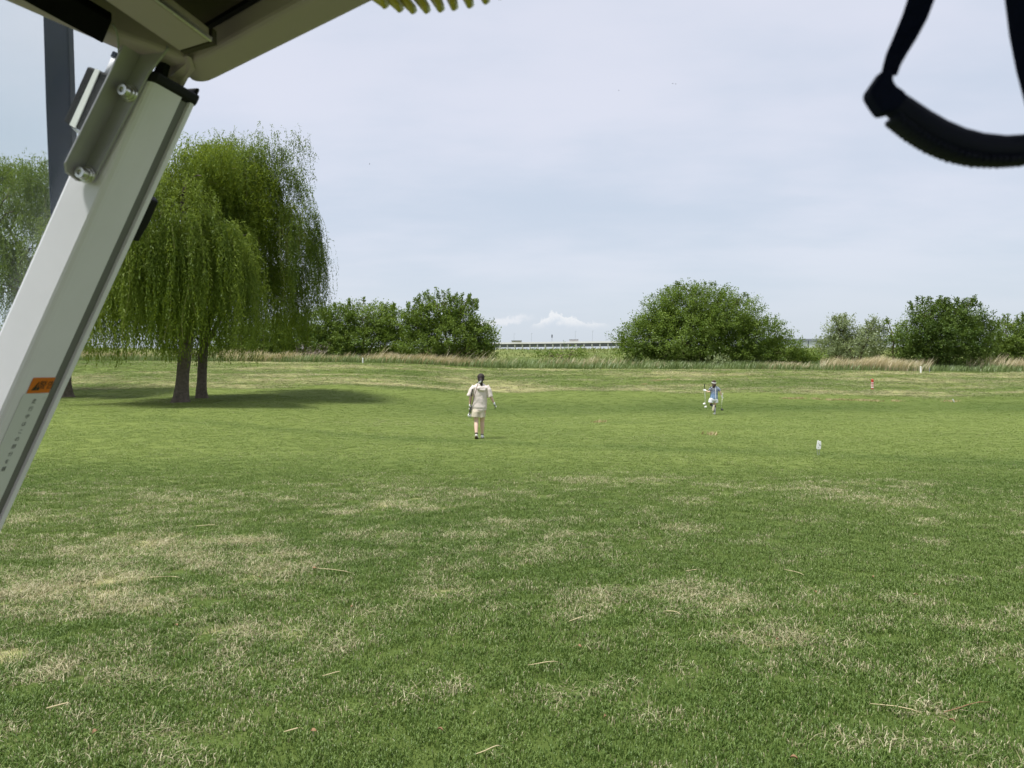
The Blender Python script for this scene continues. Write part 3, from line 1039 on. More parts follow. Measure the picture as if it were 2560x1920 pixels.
for i, (px, hh) in enumerate(((1265, 2.0), (1300, 2.4), (1345, 2.4), (1455, 2.8), (1497, 2.8), (1530, 2.6))):
    t = (px - 1080) / 640
    p = A0.lerp(A1, t) + nrm * .5
    o = empty('street_lamp', p)
    tag(o, '%s of the six thin lamp masts on the white elevated roadway' % ('leftmost', 'second from the left', 'third from the left', 'third from the right', 'second from the right', 'rightmost')[i], 'street lamp', 'lamp masts on the elevated roadway')
    bm = bmesh.new()
    box(bm, p + Vector((0, 0, hh)), (.09, .09, hh * 2))
    from_bm('mast', bm, M_steel, o)
    bm = bmesh.new()
    box(bm, p + Vector((.35, 0, hh * 2)), (.8, .12, .1))
    from_bm('lamp_head', bm, M_steel, o)
p = P(1380, 846, 424)
sg = empty('road_sign', (p.x, p.y, zt_))
tag(sg, 'small dark sign board on a post above the elevated roadway', 'road sign')
bm = bmesh.new()
box(bm, (p.x, p.y, zt_ + 1.2), (.2, .2, 2.4))
from_bm('post', bm, M_steel, sg)
bm = bmesh.new()
box(bm, (p.x, p.y - .15, zt_ + 3.2), (.75, .1, 1.7))
from_bm('board', bm, M_concd, sg)
for px0, px1, pt in ((1425, 1446, 849), (1279, 1304, 852)):
    a, b = P(px0, pt, 421), P(px1, pt, 421)
    sw = empty('roadside_building', ((a.x + b.x) / 2, 423, zt_))
    tag(sw, 'low beige block rising over the %s of the elevated roadway' % ('columned stretch' if px0 > 1400 else 'far low end'), 'building')
    bm = bmesh.new()
    box(bm, ((a.x + b.x) / 2, 424, (zt_ + a.z) / 2), (b.x - a.x, 5, a.z - zt_ + .1))
    from_bm('wall', bm, simple('beige_wall', (.42, .41, .38), .8), sw)
    bm = bmesh.new()
    box(bm, ((a.x + b.x) / 2, 424, a.z + .15), (b.x - a.x + .4, 5.4, .2))
    from_bm('roof', bm, M_roofg, sw)

wh = empty('warehouse', P(2150, 862, 330))
tag(wh, 'long white warehouse with dark roof line beyond the embankment', 'building')
a, b = P(1930, 848, 330), P(2420, 846, 330)
bm = bmesh.new()
box(bm, ((a.x + b.x) / 2, 350, (a.z - .9) / 2), (b.x - a.x, 40, a.z - .9))
from_bm('wall', bm, M_wall, wh)
bm = bmesh.new()
box(bm, ((a.x + b.x) / 2, 350, a.z - .3), (b.x - a.x + 1, 41, .9))
from_bm('roof', bm, M_roofg, wh)
for i in range(26):
    bm = bmesh.new()
    xx = a.x + (i + .5) * (b.x - a.x) / 26
    box(bm, (xx, 329.9, a.z - 3.2), (.12, .3, 3.6))
    from_bm('cladding_rib', bm, M_conc, wh)
bm = bmesh.new()
box(bm, (a.x + 40, 345, a.z + .6), (16, 8, 1.0))
from_bm('roof_plant', bm, M_conc, wh)

pp = P(2021, 850, 210)
po = empty('utility_pole', (pp.x, 210, zs(pp.x, 210)))
tag(po, 'utility pole with crossarms in front of the white warehouse', 'utility pole')
bm = bmesh.new()
tube(bm, [(pp.x, 210, -.2), (pp.x, 210, pp.z)], [.16, .12], 8)
from_bm('pole', bm, M_concd, po)
for dz_ in (.3, .8):
    bm = bmesh.new()
    box(bm, (pp.x, 209.85, pp.z - dz_), (1.6, .1, .1))
    from_bm('crossarm', bm, M_concd, po)
bm = bmesh.new()
for s in (-1, 1):
    pts = [Vector((pp.x + s * t * 26, 210 - t * 3, pp.z - .25 - 1.3 * math.sin(t * math.pi) * .5 - t * .4)) for t in np.linspace(0, 1, 8)]
    tube(bm, pts, [.02] * 8, 4)
from_bm('wire', bm, M_concd, po)

# ------------------------------------------------------------------ markers on the course
M_white = simple('white_paint', (.80, .80, .77), .5, var=.06, nscale=20)
M_red = simple('red_paint', (.52, .045, .03), .5)
M_black = simple('black_plastic', (.018, .018, .022), .5)
M_grey = simple('grey_paint', (.30, .31, .30), .6)


def post(name, label, px, py, Y, h, r, mat, cat='post', bands=None, cap=None):
    bx = (px - 1280) / FPX * Y
    bz = zs(bx, Y)
    o = empty(name, (bx, Y, bz))
    tag(o, label, cat)
    bm = bmesh.new()
    tube(bm, [(bx, Y, bz - .1), (bx, Y, bz + h)], [r, r * .95], 10)
    from_bm('shaft', bm, mat, o, smooth=False)
    for (a_, b_, mt) in bands or ():
        bm = bmesh.new()
        tube(bm, [(bx, Y, bz + a_), (bx, Y, bz + b_)], [r * 1.12, r * 1.12], 10)
        from_bm('band', bm, mt, o)
    if cap:
        bm = bmesh.new()
        ball(bm, (bx, Y, bz + h), (r * 1.1, r * 1.1, r * .8))
        from_bm('cap', bm, cap, o, smooth=True)
    return o


post('marker_post', 'small white boundary post in front of the dry grass by the tree row', 907, 915, 57.5, .34, .05, M_white, cap=M_white)
post('marker_post', 'white boundary post by the foot of the dark shooting tree', 2302, 932, 56.0, .42, .06, M_white, cap=M_white)
post('marker_post', 'thin grey stake just beside the white boundary post', 2324, 932, 56.5, .36, .025, M_grey, 'stake', cap=M_grey)
post('marker_post', 'red and white banded stake on the grassy slope', 2181, 980, 45.6, .56, .07, M_red, 'stake', bands=[(.10, .17, M_white), (.24, .29, M_white), (.37, .41, M_white)], cap=M_red)

# white two legged tee marker
sx_, sY = (2048 - 1280) / FPX * 14.1, 14.1
sz_ = zs(sx_, sY)
tm = empty('marker_sign', (sx_, sY, sz_))
tag(tm, 'small white marker board on two thin stakes standing in the fairway', 'marker sign')
bm = bmesh.new()
k_ = sY / FPX
prism(bm, [Vector((sx_ + dx_ * .82 * k_, sY, sz_ + (1143 - py_) * k_)) for dx_, py_ in ((-8, 1124), (-4.5, 1106), (-1.5, 1104.5), (.5, 1107), (4, 1106), (6, 1108), (6.5, 1113), (5, 1126), (0, 1127), (-6, 1127))], (.004, .03, 0))
from_bm('board', bm, M_white, tm, bevel=.002)
for d0_, d1_ in ((-5, -2.5), (1.2, .5)):
    bm = bmesh.new()
    tube(bm, [(sx_ + d0_ * k_, sY + .015, sz_ + 19 * k_), (sx_ + d1_ * k_, sY + .015, sz_ - .04)], [.005, .004], 6)
    from_bm('stake', bm, M_grey, tm)
for c_0, s_0 in (((1.2, 1115.5), (.9, .6, 4)), ((2.4, 1117), (3.2, .6, 1.1)), ((-2, 1112), (1.6, .6, .7)), ((-2, 1122), (2.0, .6, .8))):
    bm = bmesh.new()
    box(bm, (sx_ + c_0[0] * k_, sY - .0015, sz_ + (1143 - c_0[1]) * k_), (s_0[0] * k_, .003, s_0[2] * k_))
    from_bm('mark', bm, M_black, tm)

# tilted white peg at the foot of the slope
pg = P(2385, 1008, 40)
pgz = zs(pg.x, 40)
peg = empty('peg', (pg.x, 40, pgz))
tag(peg, 'small tilted white peg at the mown edge below the banded stake', 'peg')
bm = bmesh.new()
tube(bm, [(pg.x + .03, 40, pgz - .03), (pg.x - .06, 40, pgz + .14)], [.022, .026], 8)
from_bm('shaft', bm, M_white, peg)
bm = bmesh.new()
tube(bm, [(pg.x - .06, 40, pgz + .14), (pg.x - .068, 40, pgz + .155)], [.032, .028], 8)
from_bm('head', bm, M_white, peg)

# clumps of dry clippings along the mown edge
rng = np.random.default_rng(77)
cl = []
for px, Y, s in ((1975, 41, .5), (2000, 41.2, .25), (2040, 41, .25), (2075, 40.7, .4), (2100, 40.8, .3), (2140, 40.6, .6), (2160, 40.4, .35), (2190, 40.2, .3), (2240, 40.3, .25), (2375, 40.3, .4), (1640, 50, .3), (1668, 50.5, .25), (1610, 48, .2), (1497, 27, .25), (1775, 19.5, .12)):
    n = int(260 * s) + 40
    x0 = (px - 1280) / FPX * Y
    cl.append((x0 + rng.normal(0, s * .55, n), Y + rng.normal(0, .12, n), rng.uniform(.05, .16, n)))
x, y, h = (np.concatenate([c_[k] for c_ in cl]) for k in range(3))
M_clip = leaf_mat('dry_clippings', (.26, .20, .085), (.50, .42, .23), .2, .02)
tall_blades('dry_clumps', x, y, h, rng.uniform(.008, .02, len(x)), .9, M_clip, 'brown clumps of dry clippings along the mown edge', 'dry grass')
tl_ = []
for i in range(120):
    Y = rng.uniform(46, 57)
    n = 60
    x0 = rng.uniform(-34, 34)
    tl_.append((x0 + rng.normal(0, rng.uniform(.15, .5), n), Y + rng.normal(0, .15, n), rng.uniform(.05, .14, n)))
x, y, h = (np.concatenate([c_[k] for c_ in tl_]) for k in range(3))
tall_blades('slope_tussocks', x, y, h, rng.uniform(.01, .02, len(x)), .8, M_broad2, 'low green tussocks over the rough slope', 'grass')


# ------------------------------------------------------------------ people
M_skin = simple('skin', (.64, .44, .33), .55, var=.05, nscale=12)
M_hair = simple('dark_hair', (.022, .013, .011), .75, var=.5, nscale=40)
M_hairb = simple('brown_hair', (.045, .022, .015), .75, var=.5, nscale=40)
M_beige = simple('beige_cloth', (.68, .60, .545), .9, var=.07, nscale=14, spec=.2)
M_khaki = simple('khaki_cloth', (.58, .52, .40), .9, var=.06, nscale=14, spec=.2)
M_shoe = simple('white_shoe', (.78, .77, .74), .55, var=.05)
M_sole = simple('brown_sole', (.16, .11, .07), .8)
M_solep = simple('cream_sole', (.62, .55, .40), .8)
M_sock = simple('dark_sock', (.02, .02, .025), .9)
M_glovew = simple('white_glove', (.74, .75, .76), .7)
M_gloveb = simple('dark_glove', (.025, .028, .04), .7)
M_shortw = simple('white_cloth', (.74, .74, .80), .85, var=.06, nscale=16)
M_eye = simple('eye_white', (.7, .7, .68), .3)
M_lip = simple('lips', (.38, .13, .11), .5)

M_zig = bpy.data.materials.new('blue_chequer_knit')
M_zig.use_nodes = True
M_zig.node_tree.nodes.clear()
N = NT(M_zig.node_tree)
oc = N.n('ShaderNodeSeparateXYZ', {0: N.n('ShaderNodeTexCoord').outputs['Object']})
ox, oy, oz = oc.outputs
tri = N.m('PINGPONG', N.m('ADD', ox, 1.0), .032)
row = N.m('FRACT', N.m('DIVIDE', N.m('ADD', oz, N.m('MULTIPLY', tri, .7)), .056))
cell = N.m('FRACT', N.m('DIVIDE', N.m('ADD', ox, 1.0), .064))
isw = N.m('MULTIPLY', N.m('LESS_THAN', row, .25), N.m('GREATER_THAN', cell, .16))
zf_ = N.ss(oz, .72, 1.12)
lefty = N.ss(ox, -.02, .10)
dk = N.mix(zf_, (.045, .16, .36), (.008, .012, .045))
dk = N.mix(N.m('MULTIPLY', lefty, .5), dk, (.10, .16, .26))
cz = N.mix(isw, dk, (.70, .74, .78))
zipm = N.m('LESS_THAN', N.m('ABSOLUTE', N.m('SUBTRACT', ox, .035)), .011)
cz = N.mix(zipm, cz, (.78, .78, .80))
N.n('ShaderNodeOutputMaterial', {'Surface': N.n('ShaderNodeBsdfPrincipled', {'Base Color': cz, 'Roughness': .9, 'Specular IOR Level': .2})})


def hand(bm, wrist, d, side, palm, s=1.0, curl=.5, r=.0085):
    """palm, four jointed fingers of different lengths and a thumb leaving the side of the palm"""
    w, d, side = Vector(wrist), Vector(d).normalized(), Vector(side).normalized()
    nrm_ = Vector(palm).normalized()
    tube(bm, [w - d * .01, w + d * .04 * s, w + d * .085 * s], [(.024 * s, .018 * s), (.036 * s, .016 * s), (.036 * s, .013 * s)], 10, side, cap='round')
    for i, L in enumerate((.066, .075, .070, .054)):
        b0 = w + d * .08 * s + side * ((1.5 - i) * .0185 * s)
        pts = [b0]
        a = curl * .5
        dd = d
        for k, fr in enumerate((.45, .32, .23)):
            a += curl * (.55 if k else .25)
            dd = d * math.cos(a) + nrm_ * math.sin(a)
            pts.append(pts[-1] + dd * L * fr * s)
        tube(bm, pts, [r * s, r * .95 * s, r * .85 * s, r * .7 * s], 8, side, cap='round')
    b0 = w + d * .022 * s + side * .030 * s
    tube(bm, [b0, b0 + (d * .55 + side * .75 + nrm_ * .3).normalized() * .034 * s, b0 + (d * .8 + side * .75 + nrm_ * .7).normalized() * .064 * s],
         [r * 1.3 * s, r * 1.1 * s, r * .8 * s], 8, side, cap='round')


def head(bm, c, s=1.0, fw=Vector((0, 1, 0))):
    c = Vector(c)
    ball(bm, c + Vector((0, -.008 * s, .012 * s)), (.074 * s, .092 * s, .095 * s), 18, 12)
    ball(bm, c + Vector((0, .030 * s, -.045 * s)), (.056 * s, .060 * s, .066 * s), 16, 10)
    tube(bm, [c + Vector((0, .090 * s, .008 * s)), c + Vector((0, .108 * s, -.030 * s))], [.008 * s, .013 * s], 8, cap='round')
    for sd_ in (-1, 1):
        ball(bm, c + Vector((sd_ * .075 * s, -.005 * s, -.012 * s)), (.011 * s, .020 * s, .031 * s), 8, 6)
        ball(bm, c + Vector((sd_ * .034 * s, .074 * s, .022 * s)), (.022 * s, .014 * s, .008 * s), 8, 6)


def face_parts(root, c, s):
    c = Vector(c)
    for sd_ in (-1, 1):
        bm = bmesh.new()
        ball(bm, c + Vector((sd_ * .031 * s, .082 * s, .004 * s)), (.013 * s, .008 * s, .007 * s), 10, 6)
        o = from_bm('eye', bm, M_eye, root, True, True)
        bm = bmesh.new()
        ball(bm, c + Vector((sd_ * .031 * s, .0885 * s, .004 * s)), (.006 * s, .004 * s, .006 * s), 8, 6)
        from_bm('iris', bm, M_hair, o, True, True)
    bm = bmesh.new()
    ball(bm, c + Vector((0, .088 * s, -.058 * s)), (.024 * s, .009 * s, .008 * s), 10, 6)
    from_bm('mouth', bm, M_lip, root, True, True)


def shoe(root, heel, toe, upn, mat, solemat, s=1.0, collar=None):
    heel, toe, upn = Vector(heel), Vector(toe), Vector(upn).normalized()
    d = toe - heel
    sdv = d.normalized().cross(upn)
    bm = bmesh.new()
    up_ = lambda t, h_: heel + d * t + upn * h_
    tube(bm, [up_(-.02, .036 * s), up_(.22, .044 * s), up_(.5, .038 * s), up_(.8, .028 * s), up_(1.0, .022 * s)],
         [(.026 * s, .026 * s), (.036 * s, .038 * s), (.038 * s, .033 * s), (.043 * s, .024 * s), (.028 * s, .016 * s)], 12, sdv, cap='round')
    tube(bm, [up_(.12, .05 * s), up_(.10, .085 * s) if collar is None else Vector(collar)], [(.033 * s, .040 * s), (.031 * s, .034 * s)], 10, sdv)
    o = fuse('shoe', bm, .007, mat, root, True, 2)
    bm = bmesh.new()
    out = [(-.06, .020), (.05, .030), (.3, .030), (.6, .042), (.85, .040), (1.03, .020)]
    poly = [heel + d * t + sdv * w_ * s for t, w_ in out] + [heel + d * t - sdv * w_ * s for t, w_ in reversed(out)]
    prism(bm, poly, upn * .016 * s)
    from_bm('sole', bm, solemat, o, True, bevel=.003)
    return o


def club(label, grip_top, head_p, kind_, shaft_mat, head_mat, grip_mat=None, face=None, gfrac=.26, cat='golf club', face_mat=None):
    a, b = Vector(grip_top), Vector(head_p)
    o = empty('golf_club', b)
    tag(o, label, cat)
    d = (b - a).normalized()
    L = (b - a).length
    bm = bmesh.new()
    tube(bm, [a + d * L * gfrac * .9, b], [.0085, .007], 8)
    from_bm('shaft', bm, shaft_mat, o, smooth=True)
    bm = bmesh.new()
    tube(bm, [a, a + d * L * .02, a + d * L * gfrac], [.015, .0145, .0105], 10)
    from_bm('grip', bm, grip_mat or M_black, o, smooth=True)
    bm = bmesh.new()
    f = Vector(face or (1, 0, 0)).normalized()
    if kind_ == 'wood':
        c = b + f * .045
        rot_ = f.to_track_quat('X', 'Z').to_matrix().to_4x4()
        bmesh.ops.create_uvsphere(bm, u_segments=14, v_segments=9, radius=1, matrix=Matrix.Translation(c) @ rot_ @ Matrix.Diagonal((.062, .056, .046, 1)))
        for v_ in bm.verts:
            if v_.co.z < c.z - .036:
                v_.co.z = c.z - .036
        tube(bm, [b - d * .05, b + d * .01], [.009, .013], 8)
    else:
        e = f.cross(d).normalized()
        pr = [b - f * .012 + d * .01, b + f * .02 + d * .026, b + f * .078 + d * .028, b + f * .088 + d * .0, b + f * .070 - d * .030, b + f * .012 - d * .006, b - f * .010 - d * .05]
        prism(bm, [q_ - e * .007 for q_ in pr], e * .014)
    ho = from_bm('club_head', bm, head_mat, o, bevel=.003 if kind_ != 'wood' else 0, smooth=kind_ == 'wood')
    if face_mat:
        bm = bmesh.new()
        c = b + f * .045
        bmesh.ops.create_uvsphere(bm, u_segments=12, v_segments=8, radius=1, matrix=Matrix.Translation(c + f * .022 + Vector((0, -.004, .003))) @ Matrix.Diagonal((.044, .054, .042, 1)))
        from_bm('crown_panel', bm, face_mat, ho, smooth=True)
    return o


# --- woman walking away in beige
WX, WY = (1199 - 1280) / FPX * 19, 19.0
WZ = zs(WX, WY)
w = empty('person', (WX, WY, WZ))
tag(w, 'woman in beige hooded top and khaki shorts walking away with clubs in one hand', 'person')
hc = Vector((.032, .02, 1.505))
bm = bmesh.new()
tube(bm, [(-.005, 0, .74), (-.005, 0, .84), (.0, 0, .98), (.01, 0, 1.15), (.02, 0, 1.27), (.022, 0, 1.325)],
     [(.135, .095), (.155, .11), (.12, .09), (.14, .10), (.15, .085), (.09, .06)], 16, cap='round')
tube(bm, [(.023, -.005, 1.30), (.03, .01, 1.42), (.032, .015, 1.46)], [.058, .048, .05], 12)
head(bm, hc, 1.0)
LW, RW = Vector((-.236, -.005, .835)), Vector((.358, .0, .885))
tube(bm, [(-.13, 0, 1.28), (-.19, -.005, 1.17), (-.222, -.01, 1.02), (-.232, -.008, .93), LW], [.052, .045, .037, .034, .024], 12, cap='round')
tube(bm, [(.17, 0, 1.28), (.235, -.01, 1.16), (.285, -.02, 1.03), (.325, -.01, .95), RW], [.052, .045, .037, .033, .024], 12, cap='round')
lhd, rhd = Vector((-.02, .02, -1)), Vector((.35, .05, -.93))
hand(bm, LW, lhd, (0, 1, 0), (1, 0, 0), .95, 1.0)
hand(bm, RW, rhd, (0, 1, 0), (-.93, 0, -.35), .95, .45)
tube(bm, [(-.085, 0, .80), (-.088, -.005, .62), (-.080, -.03, .43), (-.078, -.10, .32), (-.074, -.17, .20), (-.071, -.215, .12)], [.09, .078, .053, .053, .040, .033], 14, cap='round')
tube(bm, [(.075, 0, .80), (.072, .045, .62), (.060, .09, .42), (.062, .095, .31), (.060, .115, .18), (.058, .135, .08)], [.09, .078, .053, .054, .040, .033], 14, cap='round')
tube(bm, [(-.071, -.215, .11), (-.071, -.11, .035)], [(.032, .028), (.032, .018)], 10, cap='round')
tube(bm, [(.058, .12, .05), (.063, .29, .035)], [(.030, .032), (.032, .02)], 10, cap='round')
fuse('body', bm, .0075, M_skin, w, True, 3)
face_parts(w, hc, 1.0)
bm = bmesh.new()
tube(bm, [(.022, -.005, 1.385), (.022, -.005, 1.35), (.022, 0, 1.305), (.02, 0, 1.20), (.012, 0, 1.02), (.002, -.003, .88), (-.006, -.005, .79), (-.012, -.004, .715)],
     [(.068, .062), (.11, .07), (.180, .090), (.180, .108), (.170, .112), (.180, .118), (.194, .125), (.172, .110)], 20)
tube(bm, [(-.12, 0, 1.29), (-.20, -.003, 1.20), (-.262, -.005, 1.055)], [(.075, .08), (.074, .085), (.072, .092)], 14)
tube(bm, [(.16, 0, 1.29), (.225, -.005, 1.20), (.272, -.012, 1.035)], [(.075, .08), (.072, .082), (.066, .085)], 14)
ball(bm, (.062, -.105, 1.255), (.125, .045, .06))
ball(bm, (.075, -.125, 1.215), (.085, .030, .035))
ball(bm, (.028, -.07, 1.32), (.10, .05, .05))
fuse('hooded_top', bm, .011, M_beige, w, True, 2, .017, 9)
bm = bmesh.new()
tube(bm, [(-.012, -.004, .728), (-.012, -.004, .706)], [(.183, .12), (.181, .118)], 24)
from_bm('hem_band', bm, M_beige, w, True, True)
bm = bmesh.new()
tube(bm, [(-.02, 0, .80), (-.03, 0, .70), (-.095, -.01, .66), (-.102, -.012, .535)], [(.16, .11), (.17, .12), (.115, .125), (.112, .13)], 18)
tube(bm, [(-.0, 0, .80), (.0, .0, .70), (.040, .015, .66), (.052, .025, .535)], [(.14, .11), (.15, .118), (.096, .12), (.092, .128)], 18)
fuse('shorts', bm, .011, M_khaki, w, True, 2, .008, 9)
bm = bmesh.new()
ball(bm, hc + Vector((0, -.022, .022)), (.090, .094, .096), 18, 12)
ball(bm, hc + Vector((0, -.045, -.03)), (.080, .065, .075), 16, 10)
tube(bm, [hc + Vector((0, -.10, -.02)), hc + Vector((.005, -.125, -.075)), hc + Vector((.015, -.128, -.14)), hc + Vector((.03, -.125, -.225))], [.038, .048, .040, .012], 10, cap='round')
tube(bm, [hc + Vector((-.01, -.11, -.06)), hc + Vector((-.055, -.115, -.105)), hc + Vector((-.115, -.11, -.135))], [.026, .018, .005], 8, cap='round')
fuse('hair', bm, .009, M_hair, w, True, 1, .006, 30)
bm = bmesh.new()
tube(bm, [hc + Vector((.085, -.06, -.045)), hc + Vector((.125, -.055, -.043))], [.010, .007], 8, cap='round')
from_bm('hair_clip', bm, M_black, w, True, True)
for wr, hd, sd_, pm, cu in ((LW, lhd, (0, 1, 0), (1, 0, 0), 1.0), (RW, rhd, (0, 1, 0), (-.93, 0, -.35), .45)):
    bm = bmesh.new()
    hand(bm, wr, hd, sd_, pm, 1.02, cu, .0105)
    g_ = fuse('glove', bm, .0055, M_gloveb, w, True, 1)
    bm = bmesh.new()
    tube(bm, [wr - hd.normalized() * .018, wr + hd.normalized() * .05], [(.030, .026), (.037, .021)], 12, Vector(sd_))
    from_bm('cuff', bm, M_glovew, g_, True, True)
    bm = bmesh.new()
    bk = -Vector(pm).normalized()
    ball(bm, wr + hd.normalized() * .095 + bk * .012, (.018, .026, .022), 10, 8)
    from_bm('back_panel', bm, M_glovew, g_, True, True)
shoe(w, (-.071, -.245, .075), (-.071, -.07, .0), (0, .42, .9), M_shoe, M_sole, 1.08, (-.0715, -.21, .145))
shoe(w, (.057, .085, .0), (.064, .325, .0), (0, 0, 1), M_shoe, M_sole, 1.05, (.058, .128, .095))
for p_, q_ in (((-.0715, -.207, .14), (-.072, -.198, .165)), ((.058, .130, .088), (.0585, .126, .115))):
    bm = bmesh.new()
    tube(bm, [p_, q_], [.040, .037], 12)
    from_bm('sock', bm, M_sock, w, True, True)
wl = Vector((WX, WY, WZ))
M_shaftd = simple('dark_shaft', (.10, .05, .035), .4)
M_shaftl = simple('pale_shaft', (.66, .68, .55), .4, .3)
M_chrome = simple('satin_steel', (.78, .79, .82), .5, .25)
M_bluewood = simple('pale_blue_head', (.36, .50, .66), .3)
club('iron held upside down against the shoulder of the woman in beige', wl + Vector((-.250, -.035, .60)), wl + Vector((-.030, -.215, 1.385)), 'iron', M_shaftd, M_chrome, face=(.8, 0, .35), gfrac=.30)
club('white and pale blue headed club hanging low beside the woman in beige', wl + Vector((-.172, -.135, 1.235)), wl + Vector((-.262, -.02, .600)), 'wood', M_shaftd, M_white, face=(.25, .35, -.30), gfrac=.27, face_mat=M_bluewood)

# --- girl running away in a blue patterned top
GX, GY = (1785.5 - 1280) / FPX * 33, 33.0
GZ = zs(GX, GY)
g = empty('person', (GX, GY, GZ))
tag(g, 'girl in blue patterned top and white shorts running away, one shoe sole showing', 'person')
hc = Vector((.0, .05, 1.36))
bm = bmesh.new()
tube(bm, [(-.02, 0, .62), (-.015, 0, .72), (0, .005, .86), (.01, .015, 1.02), (.012, .025, 1.13), (.012, .03, 1.19)],
     [(.125, .09), (.145, .10), (.112, .082), (.132, .092), (.145, .08), (.085, .055)], 16, cap='round')
tube(bm, [(.01, .03, 1.17), (.004, .045, 1.27), (.0, .05, 1.31)], [.052, .045, .046], 12)
head(bm, hc, .96)
LW, RW = Vector((-.335, .06, 1.02)), Vector((.318, -.01, .795))
tube(bm, [(-.12, .02, 1.145), (-.175, -.02, 1.05), (-.215, -.05, .965), (-.27, .0, .985), LW], [.047, .041, .035, .031, .022], 12, cap='round')
tube(bm, [(.145, .02, 1.145), (.205, .0, 1.06), (.255, -.02, .955), (.29, -.015, .87), RW], [.047, .041, .035, .031, .022], 12, cap='round')
lhd, rhd = Vector((-.9, .3, .28)), Vector((.25, .0, -.97))
hand(bm, LW, lhd, (0, .3, 1), (0, 1, -.2), .9, 1.1)
hand(bm, RW, rhd, (0, 1, 0), (1, 0, .2), .9, 1.1)
tube(bm, [(.06, 0, .68), (.058, .03, .54), (.036, .06, .40), (.030, .03, .30), (.022, .0, .18), (.015, -.02, .08)], [.084, .072, .050, .051, .037, .031], 14, cap='round')
tube(bm, [(-.08, 0, .68), (-.105, .06, .54), (-.115, .13, .425), (-.10, .0, .40), (-.085, -.14, .375), (-.078, -.22, .36)], [.084, .072, .050, .049, .037, .031], 14, cap='round')
tube(bm, [(.015, -.025, .05), (.018, .13, .035)], [(.029, .03), (.031, .02)], 10, cap='round')
tube(bm, [(-.078, -.225, .355), (-.115, -.225, .23)], [(.029, .03), (.031, .02)], 10, cap='round')
fuse('body', bm, .0075, M_skin, g, True, 3)
face_parts(g, hc, .96)
bm = bmesh.new()
tube(bm, [(.008, .035, 1.235), (.01, .03, 1.205), (.012, .025, 1.165), (.01, .015, 1.04), (.0, .005, .90), (-.01, 0, .78), (-.012, 0, .675)],
     [(.062, .058), (.10, .068), (.168, .088), (.165, .105), (.150, .102), (.162, .11), (.172, .115)], 20)
tube(bm, [(-.11, .02, 1.155), (-.165, -.005, 1.09), (-.205, -.03, 1.02)], [.062, .060, .056], 14)
tube(bm, [(.13, .02, 1.155), (.190, .0, 1.09), (.232, -.015, 1.015)], [.062, .060, .056], 14)
fuse('patterned_top', bm, .010, M_zig, g, True, 2, .006, 9)
bm = bmesh.new()
tube(bm, [(-.035, 0, .72), (-.06, 0, .64), (-.128, .02, .60), (-.138, .03, .515)], [(.125, .10), (.135, .11), (.108, .11), (.112, .12)], 18)
tube(bm, [(.02, 0, .72), (.03, .0, .64), (.080, .02, .60), (.092, .03, .515)], [(.12, .10), (.125, .108), (.092, .11), (.096, .12)], 18)
fuse('shorts', bm, .010, M_shortw, g, True, 2, .008, 10)
bm = bmesh.new()
ball(bm, hc + Vector((0, -.022, .022)), (.086, .090, .092), 18, 12)
ball(bm, hc + Vector((-.005, -.05, -.055)), (.080, .06, .075), 16, 10)
tube(bm, [hc + Vector((-.03, -.075, -.03)), hc + Vector((-.085, -.09, -.045)), hc + Vector((-.125, -.09, -.02))], [.034, .030, .008], 8, cap='round')
tube(bm, [hc + Vector((-.01, -.07, -.08)), hc + Vector((-.03, -.085, -.15)), hc + Vector((-.05, -.090, -.23))], [.075, .068, .025], 10, cap='round')
tube(bm, [hc + Vector((.03, -.06, -.07)), hc + Vector((.03, -.075, -.13)), hc + Vector((.02, -.08, -.18))], [.05, .035, .012], 10, cap='round')
fuse('hair', bm, .009, M_hairb, g, True, 1, .008, 30)
bm = bmesh.new()
tube(bm, [hc + Vector((-.002, -.020, -.014)), hc + Vector((0, -.030, .026))], [(.094, .098), (.095, .099)], 24)
from_bm('visor_band', bm, M_shoe, g, True, True)
bm = bmesh.new()
prism(bm, [hc + Vector((.098 * math.cos(a), .04 + .13 * math.sin(a), .03 - .035 * math.sin(a))) for a in np.linspace(0, math.pi, 12)], (0, 0, .006))
from_bm('visor_brim', bm, M_shoe, g, True)
for wr, hd, sd_, pm in ((LW, lhd, (0, .3, 1), (0, 1, -.2)), (RW, rhd, (0, 1, 0), (1, 0, .2))):
    bm = bmesh.new()
    hand(bm, wr, hd, sd_, pm, .98, 1.1, .0110)
    g_ = fuse('glove', bm, .0055, M_glovew, g, True, 1)
    bm = bmesh.new()
    tube(bm, [wr - hd.normalized() * .02, wr + hd.normalized() * .02], [(.028, .026), (.030, .024)], 12, Vector(sd_))
    from_bm('cuff', bm, M_glovew, g_, True, True)
s1 = shoe(g, (.014, -.055, .0), (.018, .165, .0), (0, 0, 1), M_shoe, M_solep, 1.0, (.015, -.02, .09))
s2 = shoe(g, (-.070, -.262, .395), (-.128, -.262, .185), (.05, 1, -.02), M_shoe, M_solep, 1.0, (-.080, -.19, .365))
bm = bmesh.new()
tube(bm, [(.033, .055, .375), (.030, .03, .30), (.022, .0, .18), (.016, -.018, .085)], [.052, .0545, .041, .036], 14)
k1 = from_bm('knee_sock', bm, M_sock, g, True, True)
bm = bmesh.new()
tube(bm, [(.035, .005, .37), (.032, -.024, .30), (.024, -.041, .18), (.018, -.054, .085)], [(.010, .004)] * 4, 8)
from_bm('sock_stripe', bm, M_shortw, k1, True)
bm = bmesh.new()
tube(bm, [(-.112, .10, .420), (-.10, .0, .40), (-.085, -.14, .375), (-.079, -.205, .362)], [.052, .0525, .041, .036], 14)
from_bm('knee_sock', bm, M_sock, g, True, True)
gl_ = Vector((GX, GY, GZ))
